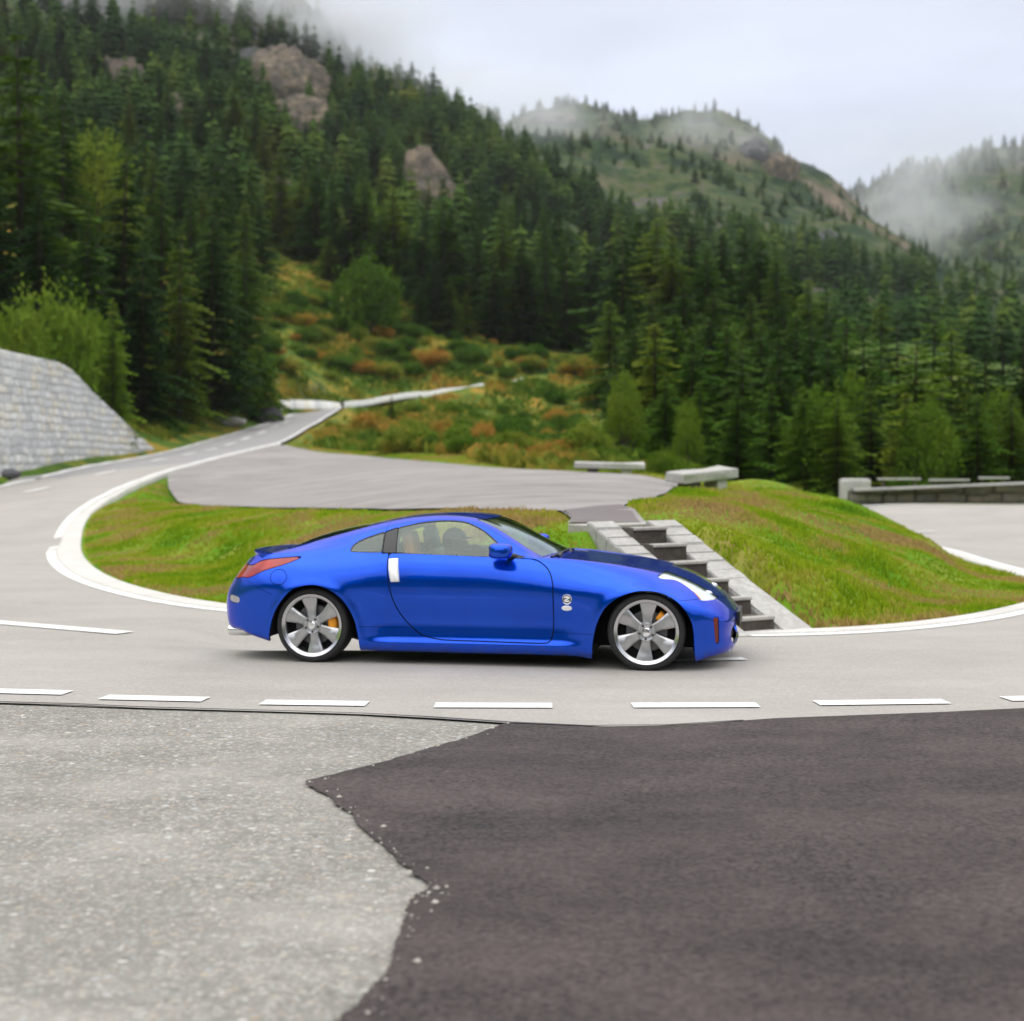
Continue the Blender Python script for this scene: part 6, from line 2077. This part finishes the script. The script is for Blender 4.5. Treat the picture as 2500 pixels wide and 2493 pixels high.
# wheels
def wheel_mesh(y0):
    """rim facing -y, centre at origin"""
    bm = bmesh.new()
    # barrel and outer lip
    bm_lathe_y(bm, [(0.236, 0.20), (0.222, 0.16), (0.222, 0.03), (0.224, 0.012), (0.232, 0.004), (0.246, 0.0), (0.253, -0.004), (0.256, 0.002), (0.254, 0.012), (0.246, 0.02)], 96)
    return bm
def spokes_bm():
    bm = bmesh.new()
    n = 6
    for k_ in range(n):
        a0 = math.pi / 2 + 2 * math.pi * k_ / n
        st = [(0.045, 0.036, 0.020), (0.085, 0.034, 0.026), (0.13, 0.042, 0.030), (0.18, 0.055, 0.022), (0.212, 0.064, 0.018), (0.224, 0.067, 0.018)]
        rings = []
        for r, hw, y in st:
            ring = []
            for tx, dy in ((-1, 0.032), (-1, 0.006), (-0.72, -0.004), (0.72, -0.004), (1, 0.006), (1, 0.032)):
                t_ = tx * hw
                px_, pz_ = r, t_
                ring.append(bm.verts.new((px_ * math.cos(a0) - pz_ * math.sin(a0), y + dy, px_ * math.sin(a0) + pz_ * math.cos(a0))))
            rings.append(ring)
        for A, B in zip(rings[:-1], rings[1:]):
            for i in range(6):
                bm.faces.new((A[i], A[(i + 1) % 6], B[(i + 1) % 6], B[i]))
        bm.faces.new(rings[0]); bm.faces.new(rings[-1][::-1])
    # hub dish
    bm_lathe_y(bm, [(0.074, 0.05), (0.074, 0.012), (0.068, 0.004), (0.060, 0.006), (0.036, 0.012), (0.001, 0.012)], 48)
    return bm
def make_wheel(name):
    w = obj_bm(name, wheel_mesh(0), ALLOY_LIP, CAR, True, 50)
    obj_bm("spokes", spokes_bm(), ALLOY, w, True, 35)
    bm = bmesh.new()
    bm_lathe_y(bm, [(0.250, 0.012), (0.258, 0.004), (0.272, 0.0), (0.288, 0.004), (0.298, 0.014), (0.304, 0.03), (0.306, 0.06), (0.306, 0.18), (0.300, 0.22), (0.27, 0.235), (0.240, 0.225)], 96)
    obj_bm("tyre", bm, RUBBER, w, True, 50)
    bm = bmesh.new()
    bm_lathe_y(bm, [(0.034, 0.010), (0.034, -0.006), (0.028, -0.012), (0.001, -0.013)], 32)
    obj_bm("centre_cap", bm, CHROME, w, True, 40)
    for k_ in range(5):
        bm = bmesh.new()
        a = math.pi / 2 + 0.6 + 2 * math.pi * k_ / 5
        bm_lathe_y(bm, [(0.0085, 0.02), (0.0085, -0.001), (0.004, -0.004), (0.001, -0.004)], 10, (0.053 * math.cos(a), 0, 0.053 * math.sin(a)))
        obj_bm("wheel_nut", bm, BLACK, w, True, 40)
    bm = bmesh.new()
    bm_lathe_y(bm, [(0.06, 0.085), (0.160, 0.085), (0.165, 0.113), (0.06, 0.113)], 64)
    bm_lathe_y(bm, [(0.07, 0.115), (0.075, 0.06), (0.05, 0.055), (0.001, 0.055)], 40)
    obj_bm("brake_disc", bm, STEEL, w, True, 40)
    bm = bmesh.new()
    bm_lathe_y(bm, [(0.219, 0.12), (0.05, 0.13)], 48)
    obj_bm("dust_shield", bm, MATTE, w)
    return w
def caliper(parent, a0, flip):
    bm = bmesh.new()
    rows = []
    for a in np.linspace(a0 - 0.42, a0 + 0.42, 12):
        e_ = 1 - 0.25 * abs((a - a0) / 0.42) ** 4
        sec = [(0.118, 0.125), (0.118, 0.066), (0.130, 0.050), (0.170, 0.048), (0.192 * (0.96 + 0.04 * e_), 0.060), (0.196 * (0.96 + 0.04 * e_), 0.13)]
        rows.append([bm.verts.new((r * math.cos(a), y, r * math.sin(a))) for r, y in sec])
    for A, B in zip(rows[:-1], rows[1:]):
        for i in range(6):
            bm.faces.new((A[i], A[(i + 1) % 6], B[(i + 1) % 6], B[i]))
    bm.faces.new(rows[0]); bm.faces.new(rows[-1][::-1])
    bmesh.ops.bevel(bm, geom=bm.edges[:], offset=0.003, segments=1, affect='EDGES')
    obj_bm("brake_caliper", bm, GOLD, parent, True, 40)
for i, (x_, sg, ca) in enumerate(((XF, -1, 0.62), (XR, -1, 0.08), (XF, 1, math.pi - 0.62), (XR, 1, math.pi - 0.08))):
    w = make_wheel("wheel")
    caliper(w, ca, sg)
    w.location = (x_, sg * 0.872, WR)
    w.rotation_euler = (0, math.radians(4 if x_ > 0 else -7), math.radians((3.0 if x_ > 0 else 0) + (180 if sg > 0 else 0)))

# ---------------------------------------------------------------- the driver
drv = empty("person", (0, 0, 0), CAR.rotation_euler.z)
drv.location = CAR.matrix_basis @ Vector((0, 0, 0)) if False else CAR.location
tag(drv, "driver in a dark peaked cap seen through the blue car's side window", "person")
def skin_mesh(bm_out, verts, edges, radii, sub=2, root=0):
    me = bpy.data.meshes.new("tmp")
    me.from_pydata(verts, edges, [])
    o = bpy.data.objects.new("tmp", me)
    COL.objects.link(o)
    md = o.modifiers.new("s", 'SKIN')
    sv = me.skin_vertices[0].data
    for i, r in enumerate(radii):
        sv[i].radius = (r, r) if not isinstance(r, tuple) else r
    sv[root].use_root = True
    sb = o.modifiers.new("b", 'SUBSURF'); sb.levels = sub; sb.render_levels = sub
    dg = bpy.context.evaluated_depsgraph_get()
    ev = o.evaluated_get(dg)
    m2 = bpy.data.meshes.new_from_object(ev)
    bm_out.from_mesh(m2)
    bpy.data.objects.remove(o); bpy.data.meshes.remove(me); bpy.data.meshes.remove(m2)
Y0 = 0.36
pts = [(-0.42, Y0, 0.48), (-0.47, Y0, 0.60), (-0.50, Y0, 0.72), (-0.49, Y0, 0.79), (-0.475, Y0, 0.84), (-0.465, Y0, 0.88),
       (-0.49, Y0 - 0.17, 0.77), (-0.30, Y0 - 0.22, 0.62), (-0.08, Y0 - 0.17, 0.75),
       (-0.49, Y0 + 0.17, 0.77), (-0.30, Y0 + 0.21, 0.62), (-0.08, Y0 + 0.17, 0.75),
       (-0.20, Y0 - 0.11, 0.50), (0.08, Y0 - 0.13, 0.55), (0.35, Y0 - 0.10, 0.30),
       (-0.20, Y0 + 0.11, 0.50), (0.08, Y0 + 0.13, 0.55), (0.35, Y0 + 0.10, 0.30)]
ed = [(0, 1), (1, 2), (2, 3), (3, 4), (4, 5), (2, 6), (6, 7), (7, 8), (2, 9), (9, 10), (10, 11), (0, 12), (12, 13), (13, 14), (0, 15), (15, 16), (16, 17)]
rad = [0.14, (0.13, 0.15), (0.12, 0.16), 0.08, 0.055, 0.055, 0.065, 0.045, 0.03, 0.065, 0.045, 0.03, 0.085, 0.06, 0.045, 0.085, 0.06, 0.045]
bm = bmesh.new()
skin_mesh(bm, pts, ed, rad)
nb = len(bm.faces)
# head with nose, brow, chin, ears; it looks ahead
hd = bmesh.new()
bmesh.ops.create_uvsphere(hd, u_segments=32, v_segments=24, radius=1.0)
for v in hd.verts:
    x_, y_, z_ = v.co
    fx = max(0, x_)
    v.co.x = x_ * 0.098 + (0.010 * fx if z_ < -0.1 else 0) - 0.012 * max(0, -z_ - 0.3) * (1 if x_ < 0 else 0)
    v.co.y = y_ * (0.076 - 0.016 * max(0, -z_))
    v.co.z = z_ * 0.118
    nose = math.exp(-((y_ / 0.13) ** 2) - ((z_ + 0.12) / 0.16) ** 2) * (x_ > 0.6)
    v.co.x += 0.022 * nose
    v.co.x -= 0.008 * math.exp(-(((abs(y_) - 0.34) / 0.13) ** 2) - ((z_ - 0.05) / 0.10) ** 2) * (x_ > 0.6)
    v.co.x += 0.006 * math.exp(-((y_ / 0.25) ** 2) - ((z_ + 0.48) / 0.06) ** 2) * (x_ > 0.5)
for sg in (-1, 1):
    bmesh.ops.create_uvsphere(hd, u_segments=12, v_segments=8, radius=1.0, matrix=Matrix.Translation((-0.005, sg * 0.074, -0.005)) @ Matrix.Diagonal((0.018, 0.008, 0.030, 1)))
bmesh.ops.translate(hd, vec=(-0.455, Y0, 0.935), verts=hd.verts[:])
tmpm = bpy.data.meshes.new("t"); hd.to_mesh(tmpm); hd.free()
bm.from_mesh(tmpm)
# hands: palm and five bent fingers on the wheel rim
for sg in (-1, 1):
    hx, hy, hz = -0.06, Y0 + sg * 0.175, 0.765
    for q_ in range(4):
        b0 = (hx + 0.02, hy - sg * 0.02 + 0.0, hz - 0.012 + q_ * 0.018)
        L = (0.030, 0.034, 0.032, 0.026)[q_]
        skin_mesh(bm, [b0, (b0[0] + L, b0[1] + sg * 0.012, b0[2] + 0.004), (b0[0] + L * 1.2, b0[1] + sg * 0.034, b0[2]), (b0[0] + L * 0.7, b0[1] + sg * 0.044, b0[2] - 0.002)], [(0, 1), (1, 2), (2, 3)], [0.009, 0.009, 0.008, 0.007], 1)
    skin_mesh(bm, [(hx, hy, hz + 0.02), (hx + 0.02, hy + sg * 0.02, hz + 0.05), (hx + 0.045, hy + sg * 0.03, hz + 0.06)], [(0, 1), (1, 2)], [0.011, 0.010, 0.008], 1)
    skin_mesh(bm, [(hx - 0.03, hy, hz), (hx + 0.01, hy, hz + 0.01), (hx + 0.03, hy, hz + 0.015)], [(0, 1), (1, 2)], [0.028, 0.034, 0.026], 1)
pb = obj_bm("body", bm, [SHIRT, SKIN], drv, True, 80)
for p in pb.data.polygons:
    p.material_index = 1 if (p.index >= nb or p.center.z > 0.835) else 0
# eyes, cap, hair
for sg in (-1, 1):
    bm = bmesh.new()
    bmesh.ops.create_uvsphere(bm, u_segments=10, v_segments=8, radius=0.011, matrix=Matrix.Translation((-0.374, Y0 + sg * 0.030, 0.943)))
    obj_bm("eye", bm, plain("eye_white", (0.6, 0.6, 0.6), 0.2), drv, True)
bm = bmesh.new()
bmesh.ops.create_uvsphere(bm, u_segments=28, v_segments=16, radius=1.0, matrix=Matrix.Translation((-0.462, Y0, 0.955)) @ Matrix.Diagonal((0.108, 0.088, 0.103, 1)))
bmesh.ops.delete(bm, geom=[v for v in bm.verts if v.co.z < 0.962], context='VERTS')
for i in range(2):
    pass
br = []
for k_ in range(13):
    a = -1.05 + 2.1 * k_ / 12
    br.append(((-0.462 + 0.100 * math.cos(a), Y0 + 0.082 * math.sin(a), 0.972), (-0.462 + 0.100 + 0.078 * math.cos(a * 0.9) - 0.01, Y0 + 0.078 * math.sin(a), 0.966 - 0.012 * (1 - math.cos(a)))))
lo = [[bm.verts.new(p) for p in b] for b in br]
hi = [[bm.verts.new((p[0], p[1], p[2] + 0.006)) for p in b] for b in br]
for i in range(12):
    bm.faces.new((lo[i][0], lo[i][1], lo[i + 1][1], lo[i + 1][0]))
    bm.faces.new((hi[i][0], hi[i + 1][0], hi[i + 1][1], hi[i][1]))
    bm.faces.new((lo[i][1], hi[i][1], hi[i + 1][1], lo[i + 1][1]))
obj_bm("cap", bm, CAPMAT, drv, True, 60)
bm = bmesh.new()
bmesh.ops.create_uvsphere(bm, u_segments=24, v_segments=16, radius=1.0, matrix=Matrix.Translation((-0.468, Y0, 0.94)) @ Matrix.Diagonal((0.102, 0.083, 0.108, 1)))
bmesh.ops.delete(bm, geom=[v for v in bm.verts if v.co.z > 0.985 or v.co.z < 0.875 or v.co.x > -0.455 + 0.0], context='VERTS')
obj_bm("hair", bm, HAIR, drv, True, 80)
